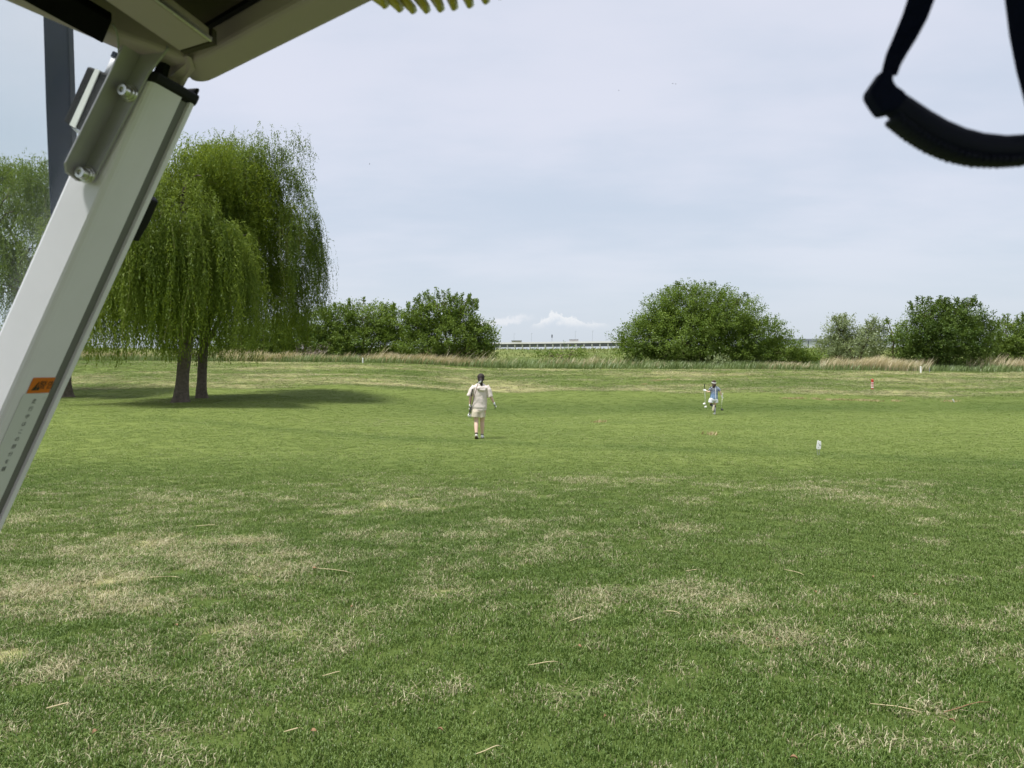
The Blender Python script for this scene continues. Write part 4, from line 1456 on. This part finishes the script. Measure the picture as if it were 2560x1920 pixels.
hL = gl_ + LW + Vector((-.055, .045, .02))
club('upper white headed club of two in the raised hand of the running girl', gl_ + Vector((-.385, .095, 1.31)), gl_ + Vector((-.375, .11, .465)), 'wood', M_shaftl, M_white, face=(-.6, -.5, -.25), gfrac=.3)
club('lower white headed club of two in the raised hand of the running girl', gl_ + Vector((-.392, .125, 1.29)), gl_ + Vector((-.318, .11, .335)), 'wood', M_shaftl, M_white, face=(-.6, -.5, -.25), gfrac=.3)
club('club with black head and white grip carried low by the running girl', gl_ + Vector((.366, -.01, .925)), gl_ + Vector((.295, -.02, .235)), 'wood', M_shaftl, M_black, grip_mat=M_white, face=(.6, -.5, -.45), gfrac=.3)

# ------------------------------------------------------------------ birds far up
for px, py, Y, a, lb in ((1682, 209, 240, .3, 'left bird of the close pair high in the sky'), (1689, 210, 242, -.2, 'right bird of the close pair high in the sky'), (1547, 226, 260, 1.4, 'lone tiny bird beside the close pair in the sky'), (924, 410, 220, 1.5, 'lone tiny bird in the sky above the tree row, beside the willows')):
    p = P(px, py, Y)
    b = empty('bird', p)
    tag(b, lb, 'bird', 'birds high in the sky')
    bm = bmesh.new()
    ux = Vector((math.sin(a), .3, math.cos(a))).normalized()
    tube(bm, [p - ux * .17, p - ux * .06, p + ux * .05, p + ux * .13, p + ux * .18], [.01, .036, .042, .027, .01], 8)
    sv = ux.cross(Vector((0, 1, 0))).normalized()
    for s in (-1, 1):
        prism(bm, [p + ux * .06, p + sv * s * .12 + ux * .07 + Vector((0, 0, .05)), p + sv * s * .25 - ux * .05, p + sv * s * .11 - ux * .03, p - ux * .04], (0, .012, 0))
    from_bm('body', bm, simple('bird_feather', (.05, .05, .055), .8), b)

# ------------------------------------------------------------------ litter in the near turf
M_straw = simple('dry_stalk', (.52, .44, .25), .8, var=.2)
M_leafd = simple('dead_leaf', (.26, .15, .075), .8, var=.3)


def gp(px, py):
    Yc = CAMZ * FPX / (py - HY)
    xx = (px - 1280) / FPX * Yc
    return Vector((xx, Yc, zs(xx, Yc)))


stalks = [((115, 1780), (178, 1770), .004, 'short thick pale stalk lying in the turf, lowest beside the picture corner'), ((710, 1837), (758, 1832), .0035, 'short pale stalk lying below the middle of the lawn'),
          ((805, 1698), (855, 1690), .003, 'thin pale stalk lying on the green patch above the short pale stalk'), ((780, 1427), (880, 1440), .003, 'long thin curved stalk ending beside a brown leaf'),
          ((490, 1319), (543, 1317), .004, 'pale straight stalk across the turf below the walking woman'), ((2175, 1768), (2305, 1793), .0028, 'long fine arched stalk among the straw patches'),
          ((2360, 1788), (2475, 1763), .003, 'long orange brown stalk with a bent end'), ((1423, 1561), (1462, 1552), .004, 'short bent pale stalk in the middle of the lawn'),
          ((1320, 1668), (1400, 1662), .003, 'pale flat straw stalk in the middle of a dark green patch'), ((1665, 1534), (1700, 1544), .003, 'small slanting straw stalk right of the lawn middle'),
          ((1715, 1430), (1760, 1429), .003, 'thin straw lying across the far turf'), ((375, 1454), (450, 1456), .003, 'thin dark edged straw over the driest patch'),
          ((1960, 1430), (2010, 1446), .003, 'fine straw lying on the upper lawn under the marker sign'), ((1190, 1895), (1255, 1875), .003, 'curled pale stalk at the picture bottom')]
for (a_, b_, r_, lab) in stalks:
    a3, b3 = gp(*a_), gp(*b_)
    o = empty('stalk', (a3 + b3) / 2)
    tag(o, lab, 'stalk', 'dry stalks lying in the turf')
    bm = bmesh.new()
    m3 = (a3 + b3) / 2 + Vector((.01, .015, .004))
    sdv = (b3 - a3).cross(Vector((0, 0, 1))).normalized()
    pts = [a3 + Vector((0, 0, .020)), a3.lerp(m3, .55) + Vector((0, 0, .022)) + sdv * .006, m3 + Vector((0, 0, .020)), m3.lerp(b3, .6) + Vector((0, 0, .023)) - sdv * .008, b3 + Vector((0, 0, .022))]
    tube(bm, pts, [r_ * .5, r_ * .75, r_ * .75, r_ * .65, r_ * .3], 6)
    from_bm('stem', bm, M_leafd if 'orange' in lab else M_straw, o, smooth=True)
leaf_at = ['on the straw patch next to the pillar', 'near the curved stalk, above the lawn middle', 'beside the dark edged straw', 'on the straw patch under the marker sign', 'topmost on the far right lawn', 'in the right hand straw band', 'at the bottom edge, right of the middle', 'beside the orange brown stalk', 'near the bent pale stalk in the middle', 'in the lower left corner near the thick stalk', 'below the thin pale stalk', 'at the end of the short low stalk', 'on the dark green patch low in the middle', 'highest near the right edge', 'alone just left of the lawn middle']
leaves_ = [(441, 1580), (786, 1430), (648, 1456), (2037, 1493), (2183, 1453), (1945, 1610), (1985, 1910), (2380, 1815), (1450, 1625), (235, 1845), (1100, 1835), (785, 1838), (1510, 1800), (2290, 1500), (880, 1525)]
for i, (px, py) in enumerate(leaves_):
    c = gp(px, py) + Vector((0, 0, .022))
    o = empty('dead_leaf', c)
    tag(o, 'curled brown dead leaf ' + leaf_at[i], 'leaf', 'dead leaves scattered in the turf')
    a = random.uniform(0, 6.28)
    m_ = Matrix.Translation(c) @ Matrix.Rotation(a, 4, 'Z') @ Matrix.Rotation(random.uniform(-.5, .5), 4, 'X')
    L_ = random.uniform(.009, .016)
    bm = bmesh.new()
    rows_ = []
    for k in range(6):
        t = k / 5
        wd = L_ * .55 * math.sin(math.pi * (.06 + .9 * t))
        rows_.append([bm.verts.new(m_ @ Vector(((t - .5) * 2 * L_, s * wd, .006 * abs(s) * 1.2 + .008 * math.sin(t * 3)))) for s in (-1, 0, 1)])
    for r0, r1 in zip(rows_, rows_[1:]):
        for k in range(2):
            bm.faces.new((r0[k], r0[k + 1], r1[k + 1], r1[k]))
    ob = from_bm('blade', bm, M_leafd, o, smooth=True)
    sm = ob.modifiers.new('thick', 'SOLIDIFY')
    sm.thickness = .0012

# ------------------------------------------------------------------ golf cart (the camera sits under its roof)
M_cream = simple('cream_plastic', (.46, .38, .40), .5, var=.05, nscale=25, bump=.06)
M_alu = simple('painted_aluminium', (.80, .77, .82), .36, var=.07, nscale=13, bump=.03, coat=.25)
M_groove = simple('groove_shadow_paint', (.33, .34, .32), .6)
M_bracket = simple('stainless_plate', (.40, .385, .41), .40, .35, var=.3, nscale=9)
M_bolt = simple('bolt_steel', (.62, .61, .57), .3, 1.0, var=.25, nscale=220)
M_rubber = simple('black_rubber', (.005, .005, .007), .6, spec=.2, var=.2)
M_navy = simple('dark_windshield_post', (.004, .009, .022), .6, var=.3, nscale=18, spec=.12)
M_foam = simple('black_foam', (.003, .003, .003), .95, spec=.05, var=.2, nscale=160, bump=.4)
M_liner = simple('brown_headliner', (.060, .046, .034), .9, var=.25, nscale=60, bump=.3)
M_orange = simple('orange_sticker', (.62, .155, .012), .45, var=.05)
M_ink = simple('black_ink', (.018, .016, .014), .5)
M_label = simple('clear_label', (.64, .65, .63), .3, var=.02)

cart = empty('golf_cart', (0.15, -.35, 0))
tag(cart, 'cream roofed golf cart whose front pillar and roof corner frame the view', 'golf cart')

# pillar: leaning extrusion with a level section, rounded near corner and a groove in its side
A = P(380, 202, 1.10)
B = P(0, 1051, 1.15)
ax_ = B - A
e2 = Vector((.195, .981, 0))
e1 = Vector((-.981, .195, 0))
W1, W2 = .0735, .104
C0 = A.copy()


def sec(t, pts, grow=0.0):
    o_ = C0 + ax_ * t
    return [o_ + e1 * (u_ * W1 + grow * (1 if u_ > .5 else -1)) + e2 * (v_ * W2 + grow * (1 if v_ > .5 else -1)) for u_, v_ in pts]


def loft(name, secs, mat, parent, smooth=False, bevel=0):
    bm = bmesh.new()
    rs = [[bm.verts.new(p) for p in s] for s in secs]
    n = len(rs[0])
    for a, b in zip(rs, rs[1:]):
        for i in range(n):
            j = (i + 1) % n
            bm.faces.new((a[i], a[j], b[j], b[i]))
    bm.faces.new(rs[0][::-1])
    bm.faces.new(rs[-1])
    return from_bm(name, bm, mat, parent, smooth=smooth, bevel=bevel)


prof = [(0, .13), (.012, .065), (.045, .018), (.10, 0), (.90, 0), (.965, .02), (1, .09), (1, 1), (.07, 1), (.02, .985), (0, .94), (0, .875), (.10, .868), (.10, .672), (0, .665)]
pil = loft('pillar', [sec(t, prof) for t in (0, .3, .7, 1.0, 1.5, 1.9, 2.4)], M_alu, cart)
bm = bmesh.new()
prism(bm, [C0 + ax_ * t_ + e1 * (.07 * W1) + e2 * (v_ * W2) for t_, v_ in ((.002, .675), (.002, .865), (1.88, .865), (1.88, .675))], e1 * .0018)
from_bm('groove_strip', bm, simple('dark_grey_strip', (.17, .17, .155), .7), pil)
cappoly = [(-.02, .05), (.05, -.03), (.97, -.03), (1.03, .05), (1.03, .97), (.95, 1.05), (.08, 1.07), (-.04, .98)]
upc = -ax_.normalized()
bm = bmesh.new()
prism(bm, sec(0.0, cappoly), upc * .016)
from_bm('end_cap', bm, M_rubber, pil, bevel=.004, seg=3)
bm = bmesh.new()
bp_ = [C0 + e1 * (.2 * W1 - .004) + e2 * W2 * 1.00 + upc * .014, C0 + e1 * (.2 * W1 - .004) + e2 * W2 * 1.09 + upc * .014,
       C0 + e1 * W1 + e2 * W2 * 1.09 + upc * .014, C0 + e1 * W1 + e2 * W2 * 1.00 + upc * .014]
prism(bm, bp_, upc * .018)
from_bm('cap_lip', bm, M_rubber, pil, bevel=.004, seg=3)


def F1(t, u_, lift=0.0):
    return C0 + ax_ * t + e1 * (u_ * W1) - e2 * lift


def F2(t, v_, lift=0.0):
    return C0 + ax_ * t + e2 * (v_ * W2) - e1 * lift


# orange warning sticker and the vertical lettering, on the pillar's side face
bm = bmesh.new()
prism(bm, [F2(.870, .25, .0006), F2(.870, .665, .0006), F2(.919, .665, .0006), F2(.919, .25, .0006)], -e1 * .0004)
st_ = from_bm('warning_sticker', bm, M_orange, pil)
bm = bmesh.new()
prism(bm, [F2(.920, .20, .0005), F2(.920, .675, .0005), F2(1.36, .675, .0005), F2(1.36, .20, .0005)], -e1 * .0003)
from_bm('caution_label', bm, M_label, pil)
bm = bmesh.new()
prism(bm, [F2(.882, .385, .0011), F2(.910, .445, .0011), F2(.910, .305, .0011)], -e1 * .0003)
from_bm('warning_triangle', bm, M_ink, pil)
bm = bmesh.new()
prism(bm, [F2(.889, .378, .0015), F2(.889, .392, .0015), F2(.901, .389, .0015), F2(.901, .381, .0015)], -e1 * .0003)
prism(bm, [F2(.9035, .380, .0015), F2(.9035, .390, .0015), F2(.907, .390, .0015), F2(.907, .380, .0015)], -e1 * .0003)
from_bm('exclamation_mark', bm, M_orange, pil)


def lettering(name, txt, org, ex, ey, size, mat, parent, line=1.0, extr=.0):
    cu_ = bpy.data.curves.new(name, 'FONT')
    cu_.body = txt
    cu_.size = 1.0
    cu_.align_x = 'CENTER'
    cu_.align_y = 'TOP'
    cu_.space_line = line
    to = bpy.data.objects.new(name + '_src', cu_)
    COL.objects.link(to)
    dg = bpy.context.evaluated_depsgraph_get()
    me = bpy.data.meshes.new_from_object(to.evaluated_get(dg))
    bpy.data.objects.remove(to)
    n_ = len(me.vertices)
    c0 = np.empty(n_ * 3)
    me.vertices.foreach_get('co', c0)
    c0 = c0.reshape(-1, 3)
    w_ = np.array(org)[None] + c0[:, :1] * np.array(ex)[None] * size + c0[:, 1:2] * np.array(ey)[None] * size
    me.vertices.foreach_set('co', w_.ravel())
    me.materials.clear()
    me.name = name
    return link_mesh(name, me, mat, parent)


lettering('warning_text', '\u8b66\u544a', F2(.8815, .555, .0013), e2, upc, .0155, M_ink, pil)
lettering('caution_text', '\n'.join('\u8d70\u884c\u4e2d\u306f\u3053\u306e\u90e8\u5206\u3092\u63e1'), F2(.938, .455, .0012), e2, upc, .0088, M_ink, pil, line=1.52)

# stainless bracket: web on the pillar's front face, flange towards the cabin, bolts
web = [F1(.285, .60, .003), F1(.290, .24, .003), F1(-.015, .07, .003), F1(-.085, -.12, .003), F1(-.165, .40, .003)]
bm = bmesh.new()
prism(bm, web, -e2 * .004)
brk = from_bm('bracket', bm, M_bracket, cart, bevel=.001)
bm = bmesh.new()
prism(bm, [F1(.285, .58, .006), F1(-.165, .40, .006), F1(-.165, .40, .040), F1(.250, .58, .040), F1(.272, .58, .032)], e1 * .004)
from_bm('flange', bm, M_bracket, brk, bevel=.0008)


def bolt(t, u_):
    bm = bmesh.new()
    c = F1(t, u_, .007)
    d = -e2
    tube(bm, [c, c + d * .004], [.0125, .0125], 20, e1)
    tube(bm, [c + d * .004, c + d * .008], [.0110, .0105], 20, e1)
    o = from_bm('bolt', bm, M_bolt, brk, bevel=.0008)
    bm = bmesh.new()
    c2 = c + d * .008
    up3 = e1.cross(e2)
    rings = []
    for rr_, dd_ in ((.0084, 0), (.0084, .0085), (.0076, .010), (.0040, .010), (.0038, .007)):
        seg_ = 24
        rings.append([bm.verts.new(c2 + d * dd_ + e1 * rr_ * math.cos(6.2832 * k / seg_) + up3 * rr_ * math.sin(6.2832 * k / seg_)) for k in range(seg_)])
    for a, b in zip(rings, rings[1:]):
        for k in range(24):
            j = (k + 1) % 24
            bm.faces.new((a[k], a[j], b[j], b[k]))
    bm.faces.new(rings[0][::-1])
    bm.faces.new(rings[-1])
    from_bm('bolt_head', bm, M_bolt, brk)


bolt(.039, .27)
bolt(.270, .40)

# roof: shell with a rolled lip round a recessed headliner
HR = .45
c_side0, c_side1 = PZ(525, 206, HR), PZ(945, 0, HR)
ds = (c_side1 - c_side0).normalized()
c_fr0, c_fr1 = PZ(311, 134, HR), PZ(0, 0, HR)
df = (c_fr1 - c_fr0).normalized()
side_end = c_side0 + ds * 2.0
front_end = c_fr0 + df * 1.45
up_ = Vector((0, 0, 1))
nin_s = Vector((-.654, -.756, 0))
nin_f = Vector((ds.x, ds.y, 0))
inw_s = .052
inw_f = .17
cr0 = P(455, 190, HR * FPX / (HY - 190))
corner = [c_fr0, PZ(420, 180, HR), PZ(478, 205, HR), PZ(505, 209, HR), PZ(525, 206, HR), PZ(548, 196, HR)]
bm = bmesh.new()
side_in0 = PZ(509, 139, HR)
side_in1 = side_in0 + ds * 2.0
prism(bm, [corner[2], corner[3], corner[4], corner[5], side_end, side_in1, side_in0, PZ(440, 165, HR)], up_ * .05)
prism(bm, [front_end, c_fr0, PZ(380, 160, HR), PZ(478, 204.9, HR), PZ(470, 150, HR), side_in0 + Vector((-.09, -.07, 0)), front_end + nin_f * .22], up_ * .0495)
roof = from_bm('roof', bm, M_cream, cart, bevel=.009, seg=3, angle=40)
bm = bmesh.new()
far_c = side_end + df * 1.5
prism(bm, [p + up_ * .05 for p in (front_end, c_fr0, corner[2], corner[3], corner[4], side_end, far_c)], up_ * .03)
from_bm('roof_skin', bm, M_cream, roof, bevel=.01, seg=3)
bm = bmesh.new()
prism(bm, [p + up_ * .036 for p in (front_end + nin_f * .225, side_in0 + Vector((-.088, -.07, 0)), side_in0 + nin_s * .003, side_in1 + nin_s * .003, far_c)], up_ * .0138)
from_bm('headliner', bm, M_liner, roof)
# thin black line between the lip and the headliner
bm = bmesh.new()
prism(bm, [side_in0 + nin_s * .002 + up_ * .030, side_in1 + nin_s * .002 + up_ * .030, side_in1 + nin_s * .010 + up_ * .030, side_in0 + nin_s * .010 + up_ * .030], up_ * .007)
from_bm('dark_line', bm, M_rubber, roof)
# black foam strip under the front lip
bm = bmesh.new()
f0, f1, f2, f3 = (PZ(*p, HR - .012) for p in ((257, 110), (280, 54), (181, 0), (54, 0)))
dl = (f3 - f0).normalized()
prism(bm, [f0, f1, f1 + dl * .9, f0 + dl * .9], up_ * .0115)
from_bm('foam_strip', bm, M_foam, roof, bevel=.002)
# cross beam on the pillar bracket
hb = HR - .020
b0, b1, b2, b3 = (PZ(*p, hb) for p in ((449, 128), (524, 105), (383, 0), (255, 0)))
db = (b2 - b1).normalized()
bm = bmesh.new()
prism(bm, [b0, b1, b1 + db * .8, b0 + db * .8 + (b3 - b0).normalized() * .0], up_ * .019)
beam = from_bm('roof_beam', bm, M_cream, cart, bevel=.0025)
nb = (b1 - b0).normalized()
bm = bmesh.new()
prism(bm, [b1 + nb * .001, b1 + nb * .005, b1 + nb * .005 + db * .8, b1 + nb * .001 + db * .8], up_ * .005)
from_bm('beam_edge', bm, M_bolt, beam)
bm = bmesh.new()
prism(bm, [b0 + nb * .0 - db * .012, b1 - db * .012 + nb * .004, b1 - db * .002 + nb * .004, b0 - db * .002], up_ * .018)
from_bm('beam_end', bm, M_liner, beam)
# cream tab between the roof corner and the pillar top
bm = bmesh.new()
tabp = [P(401, 196, 1.145), P(419, 147, 1.135), P(470, 138, 1.10), P(478, 168, 1.13), P(462, 188, 1.15), P(448, 216, 1.165)]
prism(bm, tabp, e2 * .010)
from_bm('mounting_tab', bm, M_cream, cart, bevel=.0015)
# black filler standing in for the shade behind the bracket's top
bm = bmesh.new()
prism(bm, [P(384, 178, 1.125), P(398, 150, 1.12), P(418, 140, 1.12), P(404, 192, 1.135)], e2 * .012)
from_bm('recess_shade', bm, M_rubber, cart)

# unseen cart body added to cut the grass bounce: floor, cowl, seat and wheels
M_seat = simple('beige_seat_vinyl', (.36, .31, .26), .5, var=.06)
M_floor = simple('floor_rubber', (.035, .033, .032), .8)
M_tyre = simple('tyre_rubber', (.02, .02, .02), .85)
cf = -ds                                    # the way the cart points
cl_ = df                                    # across it
cl_ = (cl_ - cf * cl_.dot(cf)).normalized()
ro = Matrix(((cf.x, cl_.x, 0), (cf.y, cl_.y, 0), (0, 0, 1)))
cc = Vector((c_side0.x, c_side0.y, 0)) - cf * .95 + cl_ * .66
def cbox(name, f, l, z0, z1, lf, ll, mat, bev=.03):
    bm = bmesh.new()
    box(bm, cc + cf * f + cl_ * l + Vector((0, 0, (z0 + z1) / 2)), (lf, ll, z1 - z0), ro)
    return from_bm(name, bm, mat, cart, bevel=bev, seg=3)
cbox('floor', 0, 0, .28, .34, 2.3, 1.15, M_floor, .01)
cbox('front_cowl', 1.02, .05, .30, .64, .40, .95, M_cream, .08)
cbox('seat', -.55, 0, .62, .78, .52, 1.10, M_seat, .05)
cbox('seat_base', -.55, 0, .34, .615, .46, 1.04, M_cream, .03)
cbox('backrest', -.86, 0, .86, 1.28, .10, 1.06, M_seat, .04)
for f in (.95, -.85):
    for l in (-.50, .50):
        bm = bmesh.new()
        c_ = cc + cf * f + cl_ * l + Vector((0, 0, .23))
        tube(bm, [c_ - cl_ * .085, c_ - cl_ * .05, c_ + cl_ * .05, c_ + cl_ * .085], [.19, .225, .225, .19], 28, cf)
        wh_ = from_bm('wheel', bm, M_tyre, cart, bevel=.008)
        bm = bmesh.new()
        tube(bm, [c_ - cl_ * .089, c_ + cl_ * .089], [.11, .11], 20, cf)
        from_bm('rim', bm, M_alu, wh_, bevel=.006)

# windshield with its dark post, left of the pillar
M_glass = bpy.data.materials.new('hazy_windshield')
M_glass.use_nodes = True
M_glass.node_tree.nodes.clear()
N = NT(M_glass.node_tree)
nz = N.noise(N.n('ShaderNodeTexCoord').outputs['Object'], 6, 5, .6)
tr = N.n('ShaderNodeBsdfTransparent', {'Color': (.95, .97, .96)})
df_ = N.n('ShaderNodeBsdfDiffuse', {'Color': (.72, .76, .76)})
gl = N.n('ShaderNodeBsdfGlossy', {'Roughness': .02, 'Color': (1, 1, 1)})
s1_ = N.n('ShaderNodeMixShader', {0: N.m('MULTIPLY_ADD', nz, .06, .008), 1: tr.outputs[0], 2: df_.outputs[0]})  # whitish haze mixed into the glass as diffuse colour
fr = N.n('ShaderNodeFresnel', {'IOR': 1.45})
s2_ = N.n('ShaderNodeMixShader', {0: N.m('MULTIPLY', fr.outputs[0], .12), 1: s1_.outputs[0], 2: gl.outputs[0]})
N.n('ShaderNodeOutputMaterial', {'Surface': s2_.outputs[0]})
w0 = F1(-.30, 1.02, -.03)
w1 = F1(1.9, 1.02, -.03)
gdir = Vector((-.62, -.78, 0)).normalized()
bm = bmesh.new()
prism(bm, [w0, w1, w1 + gdir * .95, w0 + gdir * .95], Vector((-.003, .003, 0)))
ws = from_bm('windshield', bm, M_glass, cart)
bm = bmesh.new()
prism(bm, [P(106, 20, 1.33), P(169, 40, 1.33), P(178, 330, 1.31), P(190, 580, 1.30), P(126, 580, 1.30), P(113, 260, 1.315)], Vector((-.012, .04, 0)))
from_bm('windshield_post', bm, M_navy, cart, bevel=.004)
# black clip with a white stripe behind the bracket
q0, q1, q2, q3 = (P(*p, 1.135) for p in ((218, 164), (290, 192), (208, 332), (157, 302)))
bm = bmesh.new()
prism(bm, [q0, q1, q2, q3], e2 * .022)
cb = from_bm('clip_block', bm, M_rubber, cart, bevel=.003)
bm = bmesh.new()
lerp = lambda a, b, t: a + (b - a) * t
prism(bm, [lerp(q0, q1, .30) - e2 * .0015, lerp(q0, q1, .46) - e2 * .0015, lerp(q3, q2, .62) - e2 * .0015, lerp(q3, q2, .36) - e2 * .0015], e2 * .004)
from_bm('clip_stripe', bm, M_white, cb)
bm = bmesh.new()
prism(bm, [P(178, 318, 1.14), P(210, 332, 1.14), P(204, 345, 1.14), P(198, 338, 1.14)], e2 * .012)
from_bm('clip_foot', bm, M_alu, cb)
bm = bmesh.new()
tube(bm, [P(296, 146, 1.16), P(276, 190, 1.16)], [.009, .009], 12)
hn = from_bm('hinge_tube', bm, M_alu, cart, smooth=True)
bm = bmesh.new()
tube(bm, [P(300, 138, 1.16), P(294, 150, 1.16)], [.0105, .0105], 12)
from_bm('hinge_cap', bm, M_navy, hn)
# latch on the pillar's far edge
bm = bmesh.new()
lt = [P(368, 484, 1.235), P(377, 498, 1.235), P(354, 552, 1.245), P(326, 600, 1.25), P(320, 590, 1.25)]
prism(bm, lt, e2 * .02)
from_bm('latch', bm, M_rubber, cart, bevel=.002)
bm = bmesh.new()
pts = [PZ(281, 60, HR - .004), PZ(289, 72, HR - .006), PZ(294, 90, HR - .008), PZ(296, 112, HR - .012), P(297, 150, 1.12), P(292, 175, 1.13)]
tube(bm, pts, [.0012] * 6, 6)
from_bm('cable', bm, M_grey, cart, smooth=True)

# ------------------------------------------------------------------ hanging grab strap
M_web = simple('black_webbing', (.004, .006, .022), .8, spec=.12, var=.3, nscale=300, bump=.3)
M_grip = simple('black_grip', (.004, .0055, .018), .6, spec=.2, var=.2, nscale=60)
YS = .42
gs = empty('grab_strap', Vector((.26, YS, CAMZ + HR)))
tag(gs, 'black webbing grab strap with ribbed rubber grip hanging from the cart roof', 'grab strap')


def ribbon(name, pts, wid, parent, th=.0022, mat=None, yaw=None):
    """a webbing band: centre points, widths in px, swept with real thickness"""
    bm = bmesh.new()
    rows_ = []
    for i, (p, wpx) in enumerate(zip(pts, wid)):
        a, b = pts[max(i - 1, 0)], pts[min(i + 1, len(pts) - 1)]
        t = Vector((b[0] - a[0], 0, -(b[1] - a[1]))).normalized()
        s_ = Vector((t.z, 0, -t.x))
        tw = yaw[i] if yaw else 0
        half = wpx / 2 * YS / FPX
        sv = s_ * half + Vector((0, math.tan(tw) * half, 0))
        n_ = t.cross(sv).normalized() * th / 2
        c = P(p[0], p[1], YS)
        rows_.append([bm.verts.new(c + sv + n_), bm.verts.new(c - sv + n_), bm.verts.new(c - sv - n_), bm.verts.new(c + sv - n_)])
    for r0, r1 in zip(rows_, rows_[1:]):
        for k in range(4):
            j = (k + 1) % 4
            bm.faces.new((r0[k], r0[j], r1[j], r1[k]))
    bm.faces.new(rows_[0][::-1])
    bm.faces.new(rows_[-1])
    return from_bm(name, bm, mat or M_web, parent, smooth=False, bevel=.0005)


ztop_py = HY - HR * FPX / YS
ribbon('webbing', [(2400, ztop_py), (2380, -800), (2335, -160), (2309, -20), (2287, 42), (2262, 95), (2241, 135), (2229, 165), (2222, 190)],
       [64, 64, 62, 60, 52, 40, 30, 22, 24], gs, yaw=[0, 0, .2, .3, .5, .8, 1.0, 1.1, .9])
ribbon('webbing', [(2470, ztop_py), (2490, -800), (2530, -160), (2545, -10), (2556, 80), (2572, 170), (2592, 250), (2612, 300)],
       [64, 64, 62, 58, 52, 44, 36, 30], gs, yaw=[0, 0, .1, .2, .4, .6, .8, .9])
bm = bmesh.new()
prism(bm, [P(x_, y_, YS - .006) for x_, y_ in ((2216, 166), (2235, 172), (2237, 200), (2244, 212), (2262, 224), (2275, 240), (2262, 268), (2212, 282), (2194, 258), (2178, 232), (2181, 218))], Vector((0, .012, 0)))
from_bm('end_fold', bm, M_web, gs, bevel=.002, seg=3)
arc = [(2236, 260), (2262, 280), (2300, 308), (2345, 335), (2395, 356), (2450, 369), (2510, 373), (2560, 370), (2610, 358), (2655, 336), (2690, 310)]
bm = bmesh.new()
pts, rad = [], []
for i in range(len(arc) - 1):
    for k in range(4):
        t = k / 4
        pts.append(P(arc[i][0] + (arc[i + 1][0] - arc[i][0]) * t, arc[i][1] + (arc[i + 1][1] - arc[i][1]) * t, YS))
        q_ = (i + t) / (len(arc) - 1)
        rad.append((34 + 5 * math.sin(math.pi * min(q_ * 1.6, 1.0))) * YS / FPX)
tube(bm, pts, [(r_ * .8, r_) for r_ in rad], 18, Vector((0, 1, 0)))
gp_ = from_bm('grip', bm, M_grip, gs, smooth=True)
for i in range(3, len(pts) - 3):
    c = pts[i]
    t = (pts[i + 1] - pts[i - 1]).normalized()
    dn = Vector((t.z, 0, -t.x))
    if dn.z > 0:
        dn = -dn
    bm = bmesh.new()
    c2 = c + dn * rad[i] * .93
    tube(bm, [c2 - Vector((0, .0062, 0)), c2 + Vector((0, .0062, 0))], [.0022, .0022], 8, t, cap='round')
    from_bm('rib', bm, M_grip, gp_, smooth=True)

# ------------------------------------------------------------------ yellow toothed piece under the roof edge
M_yel = simple('olive_yellow_plastic', (.52, .44, .06), .45, var=.12, nscale=50)
M_yelp = simple('pale_side_plastic', (.80, .76, .70), .45, var=.05)
YC = .72
ct = empty('comb', P(1090, -60, YC))
tag(ct, 'olive yellow toothed rubber comb hanging at the roof edge above the sky', 'comb')
tips = [(962, 24, 930, -6), (999, 33, 968, -2), (1032, 37, 1000, -2), (1066, 36, 1040, -5), (1101, 33, 1082, -6), (1135, 29, 1122, -10), (1174, 23, 1160, -14), (1214, 13, 1200, -22), (1250, 1, 1238, -32), (1285, -14, 1275, -45)]
bm = bmesh.new()
lo = [P(900, 4, YC)] + [P(bx_, by_ + 2, YC) for _, _, bx_, by_ in tips] + [P(1310, -60, YC)]
hi = [P(1310, -95, YC), P(1200, -75, YC), P(1080, -62, YC), P(960, -60, YC), P(885, -45, YC)]
prism(bm, lo + hi, Vector((0, -.024, 0)))
from_bm('spine', bm, M_yel, ct, bevel=.002)
bm = bmesh.new()
prism(bm, [P(960, -62, YC + .01), P(1200, -76, YC + .01), P(1200, HY - HR * FPX / YC, YC + .01), P(960, HY - HR * FPX / YC, YC + .01)], Vector((0, .012, 0)))
from_bm('hanger', bm, M_yel, ct)
for tx, ty, bx_, by_ in tips:
    bm = bmesh.new()
    hw0, hw1 = 12, 7.5
    prism(bm, [P(bx_ - hw0, by_, YC), P(bx_ + hw0 - 3, by_, YC), P(tx + hw1 - 2, ty - 6, YC), P(tx + hw1 - 3, ty, YC), P(tx - hw1 + 3, ty, YC), P(tx - hw1, ty - 5, YC)], Vector((.0, -.016, 0)))
    o = from_bm('tooth', bm, M_yel, ct, bevel=.0012)
    bm = bmesh.new()
    prism(bm, [P(bx_ + hw0 - 2.5, by_, YC - .002), P(bx_ + hw0 + 8, by_, YC - .002), P(tx + hw1 + 4, ty - 10, YC - .002), P(tx + hw1 - 1.5, ty - 3, YC - .002)], Vector((0, -.010, 0)))
    from_bm('tooth_side', bm, M_yelp, o)
print('tufts', NTUFT)
